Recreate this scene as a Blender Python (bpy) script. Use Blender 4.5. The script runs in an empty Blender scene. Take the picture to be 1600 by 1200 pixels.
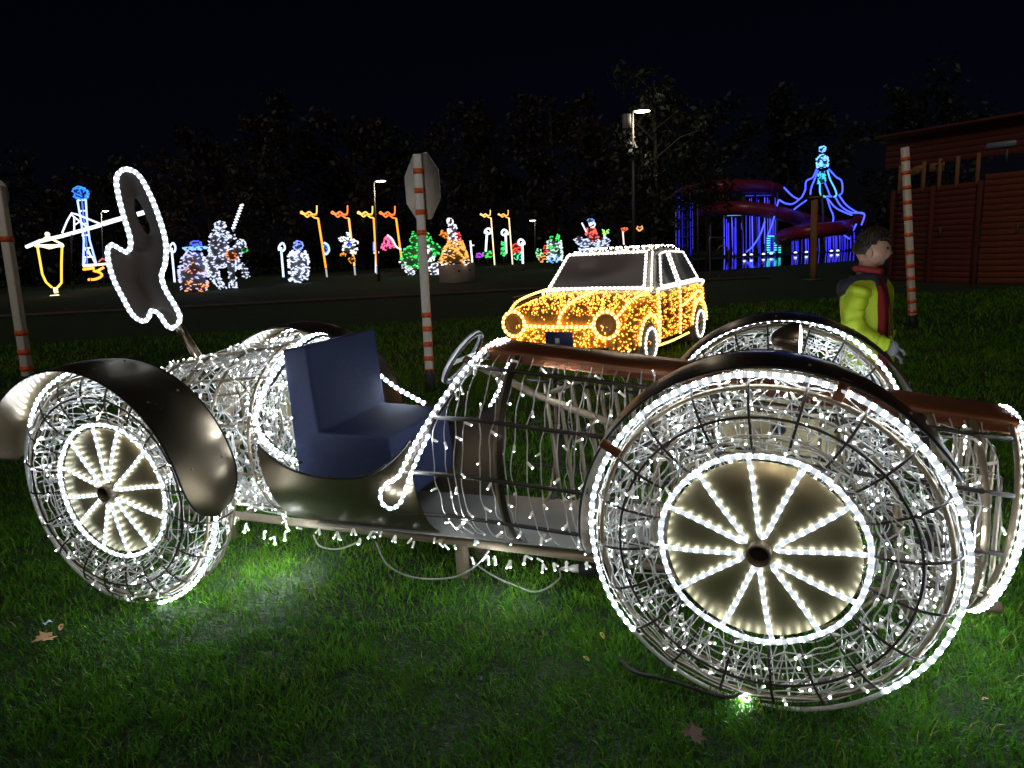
import bpy, math, random
import numpy as np
from mathutils import Matrix, Vector
rng = np.random.default_rng(7)
random.seed(7)
PI = math.pi
sc = bpy.context.scene
COL = sc.collection
# ------------------------------------------------------------------ camera
PITCH, ROLL, CAMH = 0.19761, -0.05593, 1.5
FPX = 1060.6
Fv = np.array([0, math.cos(PITCH), -math.sin(PITCH)])
_U0 = np.array([0, math.sin(PITCH), math.cos(PITCH)])
Rv = np.array([math.cos(ROLL), 0, 0]) + _U0 * math.sin(ROLL)
Uv = -np.array([math.sin(ROLL), 0, 0]) + _U0 * math.cos(ROLL)
CAMP = np.array([0, 0, CAMH])
cam = bpy.data.objects.new('camera', bpy.data.cameras.new('camera'))
COL.objects.link(cam)
cam.matrix_world = Matrix(((Rv[0], Uv[0], -Fv[0], 0), (Rv[1], Uv[1], -Fv[1], 0), (Rv[2], Uv[2], -Fv[2], CAMH), (0, 0, 0, 1)))
cam.data.sensor_fit = 'HORIZONTAL'; cam.data.sensor_width = 36
cam.data.lens = FPX / 1600 * 36
cam.data.clip_start = 0.05; cam.data.clip_end = 2000
sc.camera = cam
# ------------------------------------------------------------------ world: night sky
SUN_EL, SUN_AZ = math.radians(34), math.radians(200)   # weak light from behind the camera, over the left shoulder
world = bpy.data.worlds.new('World'); sc.world = world; world.use_nodes = True
nt = world.node_tree; bg = nt.nodes['Background']
sky = nt.nodes.new('ShaderNodeTexSky'); sky.sky_type = 'NISHITA'; sky.sun_disc = False
sky.sun_elevation = SUN_EL; sky.sun_rotation = SUN_AZ
tint = nt.nodes.new('ShaderNodeMix'); tint.data_type = 'RGBA'; tint.blend_type = 'MULTIPLY'
tint.inputs[0].default_value = 1.0
tint.inputs[7].default_value = (0.55, 0.50, 1.0, 1)
nt.links.new(sky.outputs[0], tint.inputs[6]); nt.links.new(tint.outputs[2], bg.inputs[0])
bg.inputs[1].default_value = 0.00020
sun = bpy.data.objects.new('night_glow', bpy.data.lights.new('night_glow', 'SUN'))
COL.objects.link(sun)
sun.data.energy = 0.17; sun.data.angle = math.radians(15); sun.data.color = (1.0, 0.86, 0.72)
_d = Vector((math.sin(SUN_AZ) * math.cos(SUN_EL), math.cos(SUN_AZ) * math.cos(SUN_EL), math.sin(SUN_EL)))
sun.rotation_euler = _d.to_track_quat('Z', 'Y').to_euler()
# ------------------------------------------------------------------ exposure
vs = sc.view_settings
vs.view_transform = 'Standard'; vs.look = 'None'; vs.exposure = 1.3; vs.gamma = 1.0; vs.use_curve_mapping = False
sc.cycles.use_denoising = True
sc.cycles.sample_clamp_indirect = 4.0
sc.cycles.max_bounces = 6; sc.cycles.diffuse_bounces = 3; sc.cycles.glossy_bounces = 3; sc.cycles.transparent_max_bounces = 6
sc.cycles.caustics_reflective = False; sc.cycles.caustics_refractive = False
try: sc.cycles.use_light_tree = True
except Exception: pass

def PX(px, py, Y):
    """world point at forward distance Y seen at photograph pixel (px, py)"""
    v = Fv + Rv * (px - 800) / FPX - Uv * (py - 600) / FPX
    return CAMP + v * (Y / v[1])

# ------------------------------------------------------------------ materials
def mat(name, col, rough=0.6, metal=0.0, emit=None, es=0.0, var=0.0, vscale=20.0, bump=0.0, spec=0.5, coat=0.0):
    m = bpy.data.materials.new(name); m.use_nodes = True
    n = m.node_tree.nodes; l = m.node_tree.links; b = n['Principled BSDF']
    b.inputs['Base Color'].default_value = (*col, 1)
    b.inputs['Roughness'].default_value = rough; b.inputs['Metallic'].default_value = metal
    b.inputs['Specular IOR Level'].default_value = spec
    if coat: b.inputs['Coat Weight'].default_value = coat; b.inputs['Coat Roughness'].default_value = 0.15
    if emit is not None:
        b.inputs['Emission Color'].default_value = (*emit, 1); b.inputs['Emission Strength'].default_value = es
    if var or bump:
        tc = n.new('ShaderNodeTexCoord'); nz = n.new('ShaderNodeTexNoise'); nz.inputs['Scale'].default_value = vscale; nz.inputs['Detail'].default_value = 4
        l.new(tc.outputs['Object'], nz.inputs['Vector'])
        if var:
            mx = n.new('ShaderNodeMix'); mx.data_type = 'RGBA'
            mx.inputs[6].default_value = tuple(c * (1 - var) for c in col) + (1,)
            mx.inputs[7].default_value = tuple(min(1, c * (1 + var)) for c in col) + (1,)
            l.new(nz.outputs[0], mx.inputs[0]); l.new(mx.outputs[2], b.inputs['Base Color'])
        if bump:
            bp = n.new('ShaderNodeBump'); bp.inputs['Strength'].default_value = bump; bp.inputs['Distance'].default_value = 0.01
            l.new(nz.outputs[0], bp.inputs['Height']); l.new(bp.outputs[0], b.inputs['Normal'])
    return m

def rope_mat(name, body, bead, sb, sp, pitch=0.036, frac=0.34):
    """rope light: a clear tube with an LED every few centimetres (attribute len = metres along the tube)"""
    m = bpy.data.materials.new(name); m.use_nodes = True
    n = m.node_tree.nodes; l = m.node_tree.links; b = n['Principled BSDF']
    b.inputs['Base Color'].default_value = (0.7, 0.75, 0.8, 1); b.inputs['Roughness'].default_value = 0.25
    at = n.new('ShaderNodeAttribute'); at.attribute_name = 'len'
    dv = n.new('ShaderNodeMath'); dv.operation = 'DIVIDE'; dv.inputs[1].default_value = pitch; l.new(at.outputs['Fac'], dv.inputs[0])
    fr = n.new('ShaderNodeMath'); fr.operation = 'PINGPONG'; fr.inputs[1].default_value = 0.5; l.new(dv.outputs[0], fr.inputs[0])
    mr = n.new('ShaderNodeMapRange'); mr.interpolation_type = 'SMOOTHSTEP'
    mr.inputs['From Min'].default_value = 0.5 - frac * 0.5 - 0.14; mr.inputs['From Max'].default_value = 0.5 - frac * 0.5 + 0.10
    mr.inputs['To Min'].default_value = sb; mr.inputs['To Max'].default_value = sp
    l.new(fr.outputs[0], mr.inputs['Value']); l.new(mr.outputs[0], b.inputs['Emission Strength'])
    b.inputs['Emission Color'].default_value = (*body, 1)
    return m

M = {}
M['rope'] = rope_mat('rope_white', (0.80, 0.90, 1.0), None, 0.24, 32.0, .034, .26)
M['rope_hub'] = rope_mat('rope_hub', (0.80, 0.90, 1.0), None, 0.28, 2.4, .033, .30)
M['rope_amber'] = rope_mat('rope_amber', (1.0, 0.54, 0.11), None, 0.35, 3.0, 0.06, 0.4)
M['rope_warm'] = rope_mat('rope_warm', (1.0, 0.92, 0.80), None, 0.35, 3.0, 0.06, 0.4)
M['rope_off'] = mat('rope_off', (0.62, 0.64, 0.66), 0.3, var=0.25, vscale=60)
M['cap'] = mat('led_cap', (0.85, 0.84, 0.74), 0.4, emit=(1.0, 0.98, 0.86), es=0.05)
M['tip'] = mat('led_tip', (0.9, 0.9, 0.9), 0.3, emit=(0.86, 0.93, 1.0), es=6.0)
M['tip_hot'] = mat('led_tip_hot', (0.9, 0.9, 0.9), 0.3, emit=(0.86, 0.93, 1.0), es=1300.0)
M['cable'] = mat('clear_cable', (0.64, 0.64, 0.61), 0.35, var=0.3, vscale=40)
M['cable_dark'] = mat('dark_cable', (0.03, 0.03, 0.03), 0.5)
M['cable_grey'] = mat('grey_cable', (0.25, 0.25, 0.25), 0.5)
M['bronze'] = mat('bronze_sheet', (0.165, 0.13, 0.082), 0.34, 0.85, var=0.10, vscale=4, bump=0.0)
M['rod'] = mat('bronze_rod', (0.26, 0.21, 0.14), 0.5, 0.4, var=0.3, vscale=25)
M['slat'] = mat('pale_slat', (0.42, 0.35, 0.24), 0.45, 0.4, var=0.2, vscale=25)
M['darkrod'] = mat('dark_rod', (0.045, 0.036, 0.03), 0.5, 0.3, var=0.3, vscale=25)
M['brass'] = mat('brushed_brass', (0.48, 0.41, 0.235), 0.40, 0.85, var=0.10, vscale=9, bump=0.02)
M['brown'] = mat('brown_copper_lit', (0.21, 0.075, 0.030), 0.33, 0.25, var=0.15, vscale=8)  # bonnet plate: orange light from the right is put into this brown
def wear(m, lo, hi, sc_):
    n = m.node_tree.nodes; l = m.node_tree.links; tc = n.new('ShaderNodeTexCoord'); a = n.new('ShaderNodeTexNoise'); a.inputs['Scale'].default_value = sc_; a.inputs['Detail'].default_value = 8; a.inputs['Distortion'].default_value = .6
    mr = n.new('ShaderNodeMapRange'); mr.inputs['From Min'].default_value = .3; mr.inputs['From Max'].default_value = .7; mr.inputs['To Min'].default_value = lo; mr.inputs['To Max'].default_value = hi
    l.new(tc.outputs['Object'], a.inputs[0]); l.new(a.outputs[0], mr.inputs[0]); l.new(mr.outputs[0], n['Principled BSDF'].inputs['Roughness'])
wear(M['bronze'], .27, .37, 5); wear(M['brass'], .36, .46, 9); wear(M['brown'], .26, .38, 5)
M['edge'] = mat('black_edging', (0.01, 0.01, 0.012), 0.5)
M['seat'] = mat('navy_foam', (0.019, 0.030, 0.095), 0.75, var=0.22, vscale=60, bump=0.25)
M['greysheet'] = mat('grey_sheet', (0.22, 0.22, 0.20), 0.5, 0.2, var=0.15, vscale=7)
M['white_paint'] = mat('white_paint', (0.75, 0.73, 0.68), 0.5, var=0.08, vscale=14)
M['orange_band'] = mat('orange_band', (0.80, 0.13, 0.03), 0.5, var=0.1, vscale=20)
M['signback'] = mat('sign_back', (0.68, 0.66, 0.63), 0.55, 0.0, var=0.22, vscale=9)
M['black'] = mat('black_rubber', (0.012, 0.012, 0.014), 0.6)
M['galv'] = mat('lamp_metal', (0.12, 0.12, 0.12), 0.5, 0.5)
M['lampglow'] = mat('lamp_glow', (1, 0.95, 0.85), 0.4, emit=(1.0, 0.90, 0.72), es=5.0)

# ------------------------------------------------------------------ mesh collector
def nrm(v):
    v = np.asarray(v, float); return v / (np.linalg.norm(v) + 1e-12)

class MB:
    def __init__(s): s.v = []; s.q = []; s.t = []; s.qm = []; s.tm = []; s.l = []; s.n = 0
    def add(s, v, q=None, t=None, mi=0, ln=None):
        v = np.asarray(v, float).reshape(-1, 3)
        if q is not None and len(q): s.q.append(np.asarray(q, int).reshape(-1, 4) + s.n); s.qm.append(np.full(len(s.q[-1]), mi))
        if t is not None and len(t): s.t.append(np.asarray(t, int).reshape(-1, 3) + s.n); s.tm.append(np.full(len(s.t[-1]), mi))
        s.v.append(v); s.l.append(np.zeros(len(v)) if ln is None else np.asarray(ln, float)); s.n += len(v)
        return s
    def tube(s, pts, r, k=6, closed=False, cap=True, mi=0, l0=0.0):
        p = np.asarray(pts, float)
        if closed: p = np.vstack([p, p[:1]])
        n = len(p)
        tg = np.gradient(p, axis=0)
        if closed: tg[0] = tg[-1] = p[1] - p[-2]
        tg /= np.linalg.norm(tg, axis=1)[:, None] + 1e-12
        N = np.zeros_like(p); ref = np.array([0, 0, 1.0]) if abs(tg[0][2]) < 0.9 else np.array([1.0, 0, 0])
        N[0] = nrm(np.cross(np.cross(tg[0], ref), tg[0]))
        for i in range(1, n):
            q = N[i - 1] - tg[i] * (N[i - 1] @ tg[i]); N[i] = q / (np.linalg.norm(q) + 1e-12)
        B = np.cross(tg, N)
        rr = np.broadcast_to(np.asarray(r, float), (n,))
        a = np.arange(k) * 2 * PI / k
        ring = p[:, None] + rr[:, None, None] * (np.cos(a)[None, :, None] * N[:, None] + np.sin(a)[None, :, None] * B[:, None])
        L = np.concatenate([[0], np.cumsum(np.linalg.norm(np.diff(p, axis=0), axis=1))]) + l0
        i = np.arange(n - 1)[:, None] * k; j = np.arange(k)[None]
        q = np.stack([i + j, i + (j + 1) % k, i + k + (j + 1) % k, i + k + j], -1).reshape(-1, 4)
        t = None
        if cap and not closed:
            t = [(0, b + 1, b) for b in range(1, k - 1)] + [((n - 1) * k, (n - 1) * k + b, (n - 1) * k + b + 1) for b in range(1, k - 1)]
        return s.add(ring.reshape(-1, 3), q, t, mi, np.repeat(L, k))
    def box(s, c, d, rot=None, mi=0, bev=0.0):
        c = np.asarray(c, float); h = np.asarray(d, float) / 2
        if bev:
            b = min(bev, *(h * 0.9)); vs_ = []; 
            bm_pts = []
            for sx in (-1, 1):
                for sy in (-1, 1):
                    for sz in (-1, 1):
                        bm_pts += [(sx * h[0], sy * (h[1] - b), sz * (h[2] - b)), (sx * (h[0] - b), sy * h[1], sz * (h[2] - b)), (sx * (h[0] - b), sy * (h[1] - b), sz * h[2])]
            import bmesh
            bm = bmesh.new()
            for p in bm_pts: bm.verts.new(p)
            r_ = bmesh.ops.convex_hull(bm, input=bm.verts)
            bm.verts.index_update(); bmesh.ops.triangulate(bm, faces=bm.faces)
            v = np.array([x.co for x in bm.verts]); t = [[x.index for x in f.verts] for f in bm.faces]; bm.free()
            if rot is not None: v = v @ np.asarray(rot).T
            return s.add(v + c, None, t, mi)
        v = np.array([(x, y, z) for x in (-1, 1) for y in (-1, 1) for z in (-1, 1)]) * h
        if rot is not None: v = v @ np.asarray(rot).T
        return s.add(v + c, [(0, 1, 3, 2), (4, 6, 7, 5), (0, 4, 5, 1), (2, 3, 7, 6), (0, 2, 6, 4), (1, 5, 7, 3)], None, mi)
    def grid(s, P, mi=0, closed=False):
        P = np.asarray(P, float); a, b = P.shape[:2]
        i = np.arange(a - 1)[:, None] * b; w = b if closed else b - 1; j = np.arange(w)[None]
        q = np.stack([i + j, i + (j + 1) % b, i + b + (j + 1) % b, i + b + j], -1).reshape(-1, 4)
        return s.add(P.reshape(-1, 3), q, None, mi)
    def lathe(s, prof, c, ax, k=16, mi=0):
        ax = nrm(ax); u = nrm(np.cross(ax, (0, 0, 1) if abs(ax[2]) < 0.9 else (1, 0, 0))); w = np.cross(ax, u)
        a = np.arange(k) * 2 * PI / k
        P = np.array([[np.asarray(c) + ax * h + r * (math.cos(t) * u + math.sin(t) * w) for t in a] for r, h in prof])
        return s.grid(P, mi, True)
    def ell(s, c, r, k=10, h=7, mi=0, rot=None):
        th = np.linspace(0.05, PI - 0.05, h); ph = np.arange(k) * 2 * PI / k
        P = np.stack([np.sin(th)[:, None] * np.cos(ph), np.sin(th)[:, None] * np.sin(ph), np.cos(th)[:, None] * np.ones(k)], -1) * np.asarray(r)
        if rot is not None: P = P @ np.asarray(rot).T
        return s.grid(P + np.asarray(c), mi, True)
    def poly(s, pts, n, th, mi=0):
        """flat plate from an outline, thickness th along n"""
        import bmesh
        from mathutils.geometry import tessellate_polygon
        pts = np.asarray(pts, float); n = nrm(n); k = len(pts)
        tri = tessellate_polygon([[Vector(p) for p in pts]])
        t = [tuple(x) for x in tri] + [(c + k, b + k, a + k) for a, b, c in tri]
        q = [(i, (i + 1) % k, (i + 1) % k + k, i + k) for i in range(k)]
        return s.add(np.vstack([pts + n * th / 2, pts - n * th / 2]), q, t, mi)
    def mesh(s, name, mats, smooth=False):
        me = bpy.data.meshes.new(name)
        v = np.vstack(s.v) if s.v else np.zeros((0, 3))
        q = np.vstack(s.q) if s.q else np.zeros((0, 4), int); t = np.vstack(s.t) if s.t else np.zeros((0, 3), int)
        me.vertices.add(len(v)); me.vertices.foreach_set('co', v.ravel())
        me.loops.add(q.size + t.size); me.loops.foreach_set('vertex_index', np.concatenate([q.ravel(), t.ravel()]).astype(np.int32))
        me.polygons.add(len(q) + len(t))
        st = np.concatenate([np.arange(len(q)) * 4, q.size + np.arange(len(t)) * 3]).astype(np.int32)
        me.polygons.foreach_set('loop_start', st)
        mi = np.concatenate(s.qm + s.tm) if (s.qm or s.tm) else np.zeros(0)
        me.polygons.foreach_set('material_index', mi.astype(np.int32))
        if smooth: me.polygons.foreach_set('use_smooth', np.ones(len(q) + len(t), bool))
        at = me.attributes.new('len', 'FLOAT', 'POINT'); at.data.foreach_set('value', np.concatenate(s.l).astype(np.float32))
        me.update(calc_edges=True); me.validate()
        for m in (mats if isinstance(mats, (list, tuple)) else [mats]): me.materials.append(m)
        return me
    def build(s, name, mats, parent=None, smooth=False):
        return put(name, s.mesh(name, mats, smooth), parent)

def put(name, me, parent=None, M_=None):
    o = bpy.data.objects.new(name, me); COL.objects.link(o)
    if parent is not None: o.parent = parent
    if M_ is not None: o.matrix_local = M_
    return o
def tag(o, label=None, cat=None, group=None, kind=None):
    if label: o['label'] = label
    if cat: o['category'] = cat
    if group: o['group'] = group
    if kind: o['kind'] = kind
    return o
def thing(name, label, cat, loc=(0, 0, 0), rz=0.0, group=None):
    o = bpy.data.objects.new(name, None); COL.objects.link(o); o.location = loc; o.rotation_euler.z = rz
    o.empty_display_size = 0.2
    return tag(o, label, cat, group)
def smoothpath(pts, n=40, closed=False):
    """Catmull-Rom through pts"""
    p = np.asarray(pts, float); m = len(p)
    if closed: q = np.vstack([p[-1:], p, p[:2]]); seg = m
    else: q = np.vstack([2 * p[0] - p[1], p, 2 * p[-1] - p[-2]]); seg = m - 1
    out = []
    for i in range(seg):
        a, b, c, d = q[i:i + 4]; t = np.linspace(0, 1, max(2, n // seg + 1))[:-1, None]
        out.append(0.5 * (2 * b + (c - a) * t + (2 * a - 5 * b + 4 * c - d) * t ** 2 + (3 * b - a - 3 * c + d) * t ** 3))
    out = np.vstack(out)
    return out if closed else np.vstack([out, p[-1:]])
def resample(p, step):
    p = np.asarray(p, float); L = np.concatenate([[0], np.cumsum(np.linalg.norm(np.diff(p, axis=0), axis=1))])
    t = np.linspace(0, L[-1], max(2, int(L[-1] / step) + 1))
    return np.stack([np.interp(t, L, p[:, i]) for i in range(3)], 1)

# LED bulb template: cream cap and bright tip, along +z from 0
def bulb_arrays(ln=0.025, r=0.0043, k=6):
    a = np.arange(k) * 2 * PI / k; c = np.stack([np.cos(a), np.sin(a)], 1)
    rings = [(r * 0.6, 0), (r, ln * 0.1), (r, ln * 0.80), (r * 0.9, ln * 0.93), (r * 0.6, ln)]
    v = np.vstack([np.column_stack([c * rr, np.full(k, h)]) for rr, h in rings] + [[[0, 0, ln * 1.04]]])
    qs = [[] , []]
    for i in range(4):
        for j in range(k): qs[0 if i < 3 else 1].append((i * k + j, i * k + (j + 1) % k, (i + 1) * k + (j + 1) % k, (i + 1) * k + j))
    t = [(4 * k + j, 4 * k + (j + 1) % k, 5 * k) for j in range(k)]
    return v, qs, t
BV, BQ, BT = bulb_arrays()
BV2, BQ2, BT2 = bulb_arrays(0.025, 0.0043, 5)
def frame_to(d):
    d = nrm(d); u = nrm(np.cross((0.3, 0.5, 0.81) if abs(d @ np.array((0.3, 0.5, 0.81))) < 0.9 else (1, 0, 0), d)); w = np.cross(d, u)
    return np.stack([u, w, d], 1)
def add_bulb(mb, p, d, s=1.0, lo=True, hot=None):
    tm_ = 1 if not (rng.random() < .05 if hot is None else hot) else 2
    V, Q, T = (BV2, BQ2, BT2) if lo else (BV, BQ, BT)
    v = (V * s) @ frame_to(d).T + p
    mb.add(v, Q[0], None, 0); n = len(v)
    mb.q.append(np.asarray(Q[1], int) + mb.n - n); mb.qm.append(np.full(len(Q[1]), tm_))
    mb.t.append(np.asarray(T, int) + mb.n - n); mb.tm.append(np.full(len(T), tm_))
_bm = MB(); add_bulb(_bm, np.zeros(3), (0, 0, 1), 1.0, False, False)
BULB_MESH = _bm.mesh('led_bulb', [M['cap'], M['tip']])
BULB_HOT = _bm.mesh('led_bulb', [M['cap'], M['tip_hot']])
def bulb_obj(parent, p, d, s=1.0):
    F_ = frame_to(d) * s
    m = Matrix([[*F_[0], p[0]], [*F_[1], p[1]], [*F_[2], p[2]], [0, 0, 0, 1]])
    return put('led_bulb', BULB_HOT if rng.random() < .05 else BULB_MESH, parent, m)
def rdir(n=1):
    v = rng.normal(size=(n, 3)); return v / np.linalg.norm(v, axis=1)[:, None]
# ================================================================== ground
def ground_mat():
    m = bpy.data.materials.new('lawn_soil'); m.use_nodes = True; n = m.node_tree.nodes; l = m.node_tree.links; b = n['Principled BSDF']
    tc = n.new('ShaderNodeTexCoord'); a = n.new('ShaderNodeTexNoise'); a.inputs['Scale'].default_value = 1.3; a.inputs['Detail'].default_value = 8
    c = n.new('ShaderNodeTexNoise'); c.inputs['Scale'].default_value = 45; c.inputs['Detail'].default_value = 5
    l.new(tc.outputs['Object'], a.inputs[0]); l.new(tc.outputs['Object'], c.inputs[0])
    r = n.new('ShaderNodeValToRGB'); r.color_ramp.elements[0].position = .35; r.color_ramp.elements[0].color = (.008, .022, .004, 1)
    r.color_ramp.elements[1].position = .7; r.color_ramp.elements[1].color = (.020, .052, .008, 1)
    mx = n.new('ShaderNodeMix'); mx.data_type = 'FLOAT'; mx.inputs[0].default_value = .5; l.new(a.outputs[0], mx.inputs[2]); l.new(c.outputs[0], mx.inputs[3])
    l.new(mx.outputs[0], r.inputs[0]); l.new(r.outputs[0], b.inputs['Base Color']); b.inputs['Roughness'].default_value = .9
    bp = n.new('ShaderNodeBump'); bp.inputs['Strength'].default_value = .8; bp.inputs['Distance'].default_value = .03; l.new(c.outputs[0], bp.inputs['Height']); l.new(bp.outputs[0], b.inputs['Normal'])
    return m
g = MB(); g.add([(-600, -60, 0), (600, -60, 0), (600, 900, 0), (-600, 900, 0)], [(0, 1, 2, 3)])
tag(g.build('ground', ground_mat()), kind='structure')
M['asphalt'] = mat('asphalt', (.010, .0095, .0095), .85, var=.3, vscale=3, bump=.2)
g = MB(); g.add([(-90, 31, .004), (9, 23.5, .004), (9.5, 27.5, .004), (-90, 37, .004)], [(0, 1, 2, 3)])
tag(g.build('road', M['asphalt']), kind='structure')
M['kerb'] = mat('kerb_stone', (.09, .08, .075), .8, var=.25, vscale=4)
kb = MB(); a = np.array([-90, 30.9, .05]); b_ = np.array([9, 23.4, .05]); dd = nrm(b_ - a)
kb.box((a + b_) / 2, (np.linalg.norm(b_ - a), .12, .1), rot=np.stack([dd, np.cross((0, 0, 1), dd), (0, 0, 1)], 1))
tag(kb.build('kerb', M['kerb']), kind='structure')

def vnoise(x, y, s, seed):
    r = np.random.default_rng(seed); T = r.random((64, 64)); u = x / s; v = y / s
    i = np.floor(u).astype(int); j = np.floor(v).astype(int); fu = u - i; fv = v - j; fu = fu * fu * (3 - 2 * fu); fv = fv * fv * (3 - 2 * fv)
    g_ = lambda a, b: T[a % 64, b % 64]
    return (g_(i, j) * (1 - fu) + g_(i + 1, j) * fu) * (1 - fv) + (g_(i, j + 1) * (1 - fu) + g_(i + 1, j + 1) * fu) * fv
def grass_mat():
    m = bpy.data.materials.new('grass_blade'); m.use_nodes = True; n = m.node_tree.nodes; l = m.node_tree.links; b = n['Principled BSDF']
    at = n.new('ShaderNodeAttribute'); at.attribute_name = 'len'
    r = n.new('ShaderNodeValToRGB'); e = r.color_ramp.elements
    e[0].position = 0; e[0].color = (.040, .150, .008, 1); e[1].position = 1; e[1].color = (.34, .27, .08, 1)
    for p, c in ((.35, (.075, .235, .012, 1)), (.7, (.150, .310, .016, 1)), (.9, (.20, .31, .04, 1))):
        x = e.new(p); x.color = c
    l.new(at.outputs['Fac'], r.inputs[0]); l.new(r.outputs[0], b.inputs['Base Color'])
    b.inputs['Roughness'].default_value = .6; b.inputs['Specular IOR Level'].default_value = .12
    tr = n.new('ShaderNodeBsdfTranslucent'); l.new(r.outputs[0], tr.inputs[0]); ms = n.new('ShaderNodeMixShader'); ms.inputs[0].default_value = .3
    l.new(b.outputs[0], ms.inputs[1]); l.new(tr.outputs[0], ms.inputs[2]); l.new(ms.outputs[0], n['Material Output'].inputs[0])
    return m
def grass_zone(mb, y0, y1, dens, h, w, seed):
    r = np.random.default_rng(seed)
    area = (1.15 * (y1 ** 2 - y0 ** 2)) + 2.4 * (y1 - y0); n = int(area * dens)
    y = np.sqrt(r.random(n) * ((y1 + 1) ** 2 - (y0 + 1) ** 2) + (y0 + 1) ** 2) - 1; x = (r.random(n) * 2 - 1) * (1.1 * y + 1.2)
    n1 = vnoise(x, y, .5, 1); n2 = vnoise(x, y, .11, 2); n3 = vnoise(x, y, 1.7, 3)
    keep = r.random(n) < .35 + .9 * n2 * (.5 + n1)
    x, y, n1, n2, n3 = (q[keep] for q in (x, y, n1, n2, n3)); n = len(x)
    hh = h * (.45 + .6 * n1 + .5 * n2) * (.6 + .8 * r.random(n)); ww = w * (.7 + .6 * r.random(n))
    an = r.random(n) * 2 * PI + 0; lean = (.35 + .9 * r.random(n)) * hh; la = an + 1.57 + r.normal(size=n) * .5 + 3 * (vnoise(x, y, .2, 5) - .5)
    dx, dy = np.cos(an) * ww / 2, np.sin(an) * ww / 2; lx, ly = np.cos(la) * lean, np.sin(la) * lean
    v = np.zeros((n, 5, 3))
    v[:, 0] = np.stack([x - dx, y - dy, 0 * x], 1); v[:, 1] = np.stack([x + dx, y + dy, 0 * x], 1)
    v[:, 2] = np.stack([x - dx * .8 + lx * .35, y - dy * .8 + ly * .35, hh * .62], 1); v[:, 3] = np.stack([x + dx * .8 + lx * .35, y + dy * .8 + ly * .35, hh * .62], 1)
    v[:, 4] = np.stack([x + lx, y + ly, hh * .95], 1)
    o = np.arange(n)[:, None] * 5
    c = np.clip(.06 + .45 * r.random(n) + .5 * (n3 - .35) + .25 * (n2 - .5), 0, .93); dry = r.random(n) < .025; c[dry] = .97
    mb.add(v.reshape(-1, 3), o + np.array([[0, 1, 3, 2]]), o + np.array([[2, 3, 4]]), 0, np.repeat(c, 5))
gm = MB()
grass_zone(gm, .9, 2.6, 9000, .031, .0045, 11)
grass_zone(gm, 2.6, 5.0, 4200, .033, .0064, 12)
grass_zone(gm, 5.0, 9.0, 1200, .042, .009, 13)
grass_zone(gm, 9.0, 15., 260, .06, .018, 14)
tag(gm.build('grass', grass_mat()), 'short green lawn grass under and around the light cars', 'grass', kind='stuff')

# ================================================================== vintage racing car made of light
CARX, CARY, CARYAW = .74446, 1.96589, -.350536
CAR = thing('light_racing_car', 'vintage open racing car of bronze rods, white rope lights and LED strings on the lawn', 'light sculpture', (CARX, CARY, 0), CARYAW)
RW, RHUB, WB = .5387, .3014, 2.6927
PROF = np.array([(.303, .020), (.33, .040), (.38, .055), (.43, .060), (.48, .050), (.518, .025), (.536, 0), (.54, -.05), (.535, -.12), (.50, -.17), (.44, -.20), (.38, -.21)])
PL = np.concatenate([[0], np.cumsum(np.linalg.norm(np.diff(PROF, axis=0), axis=1))]); PL /= PL[-1]

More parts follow.
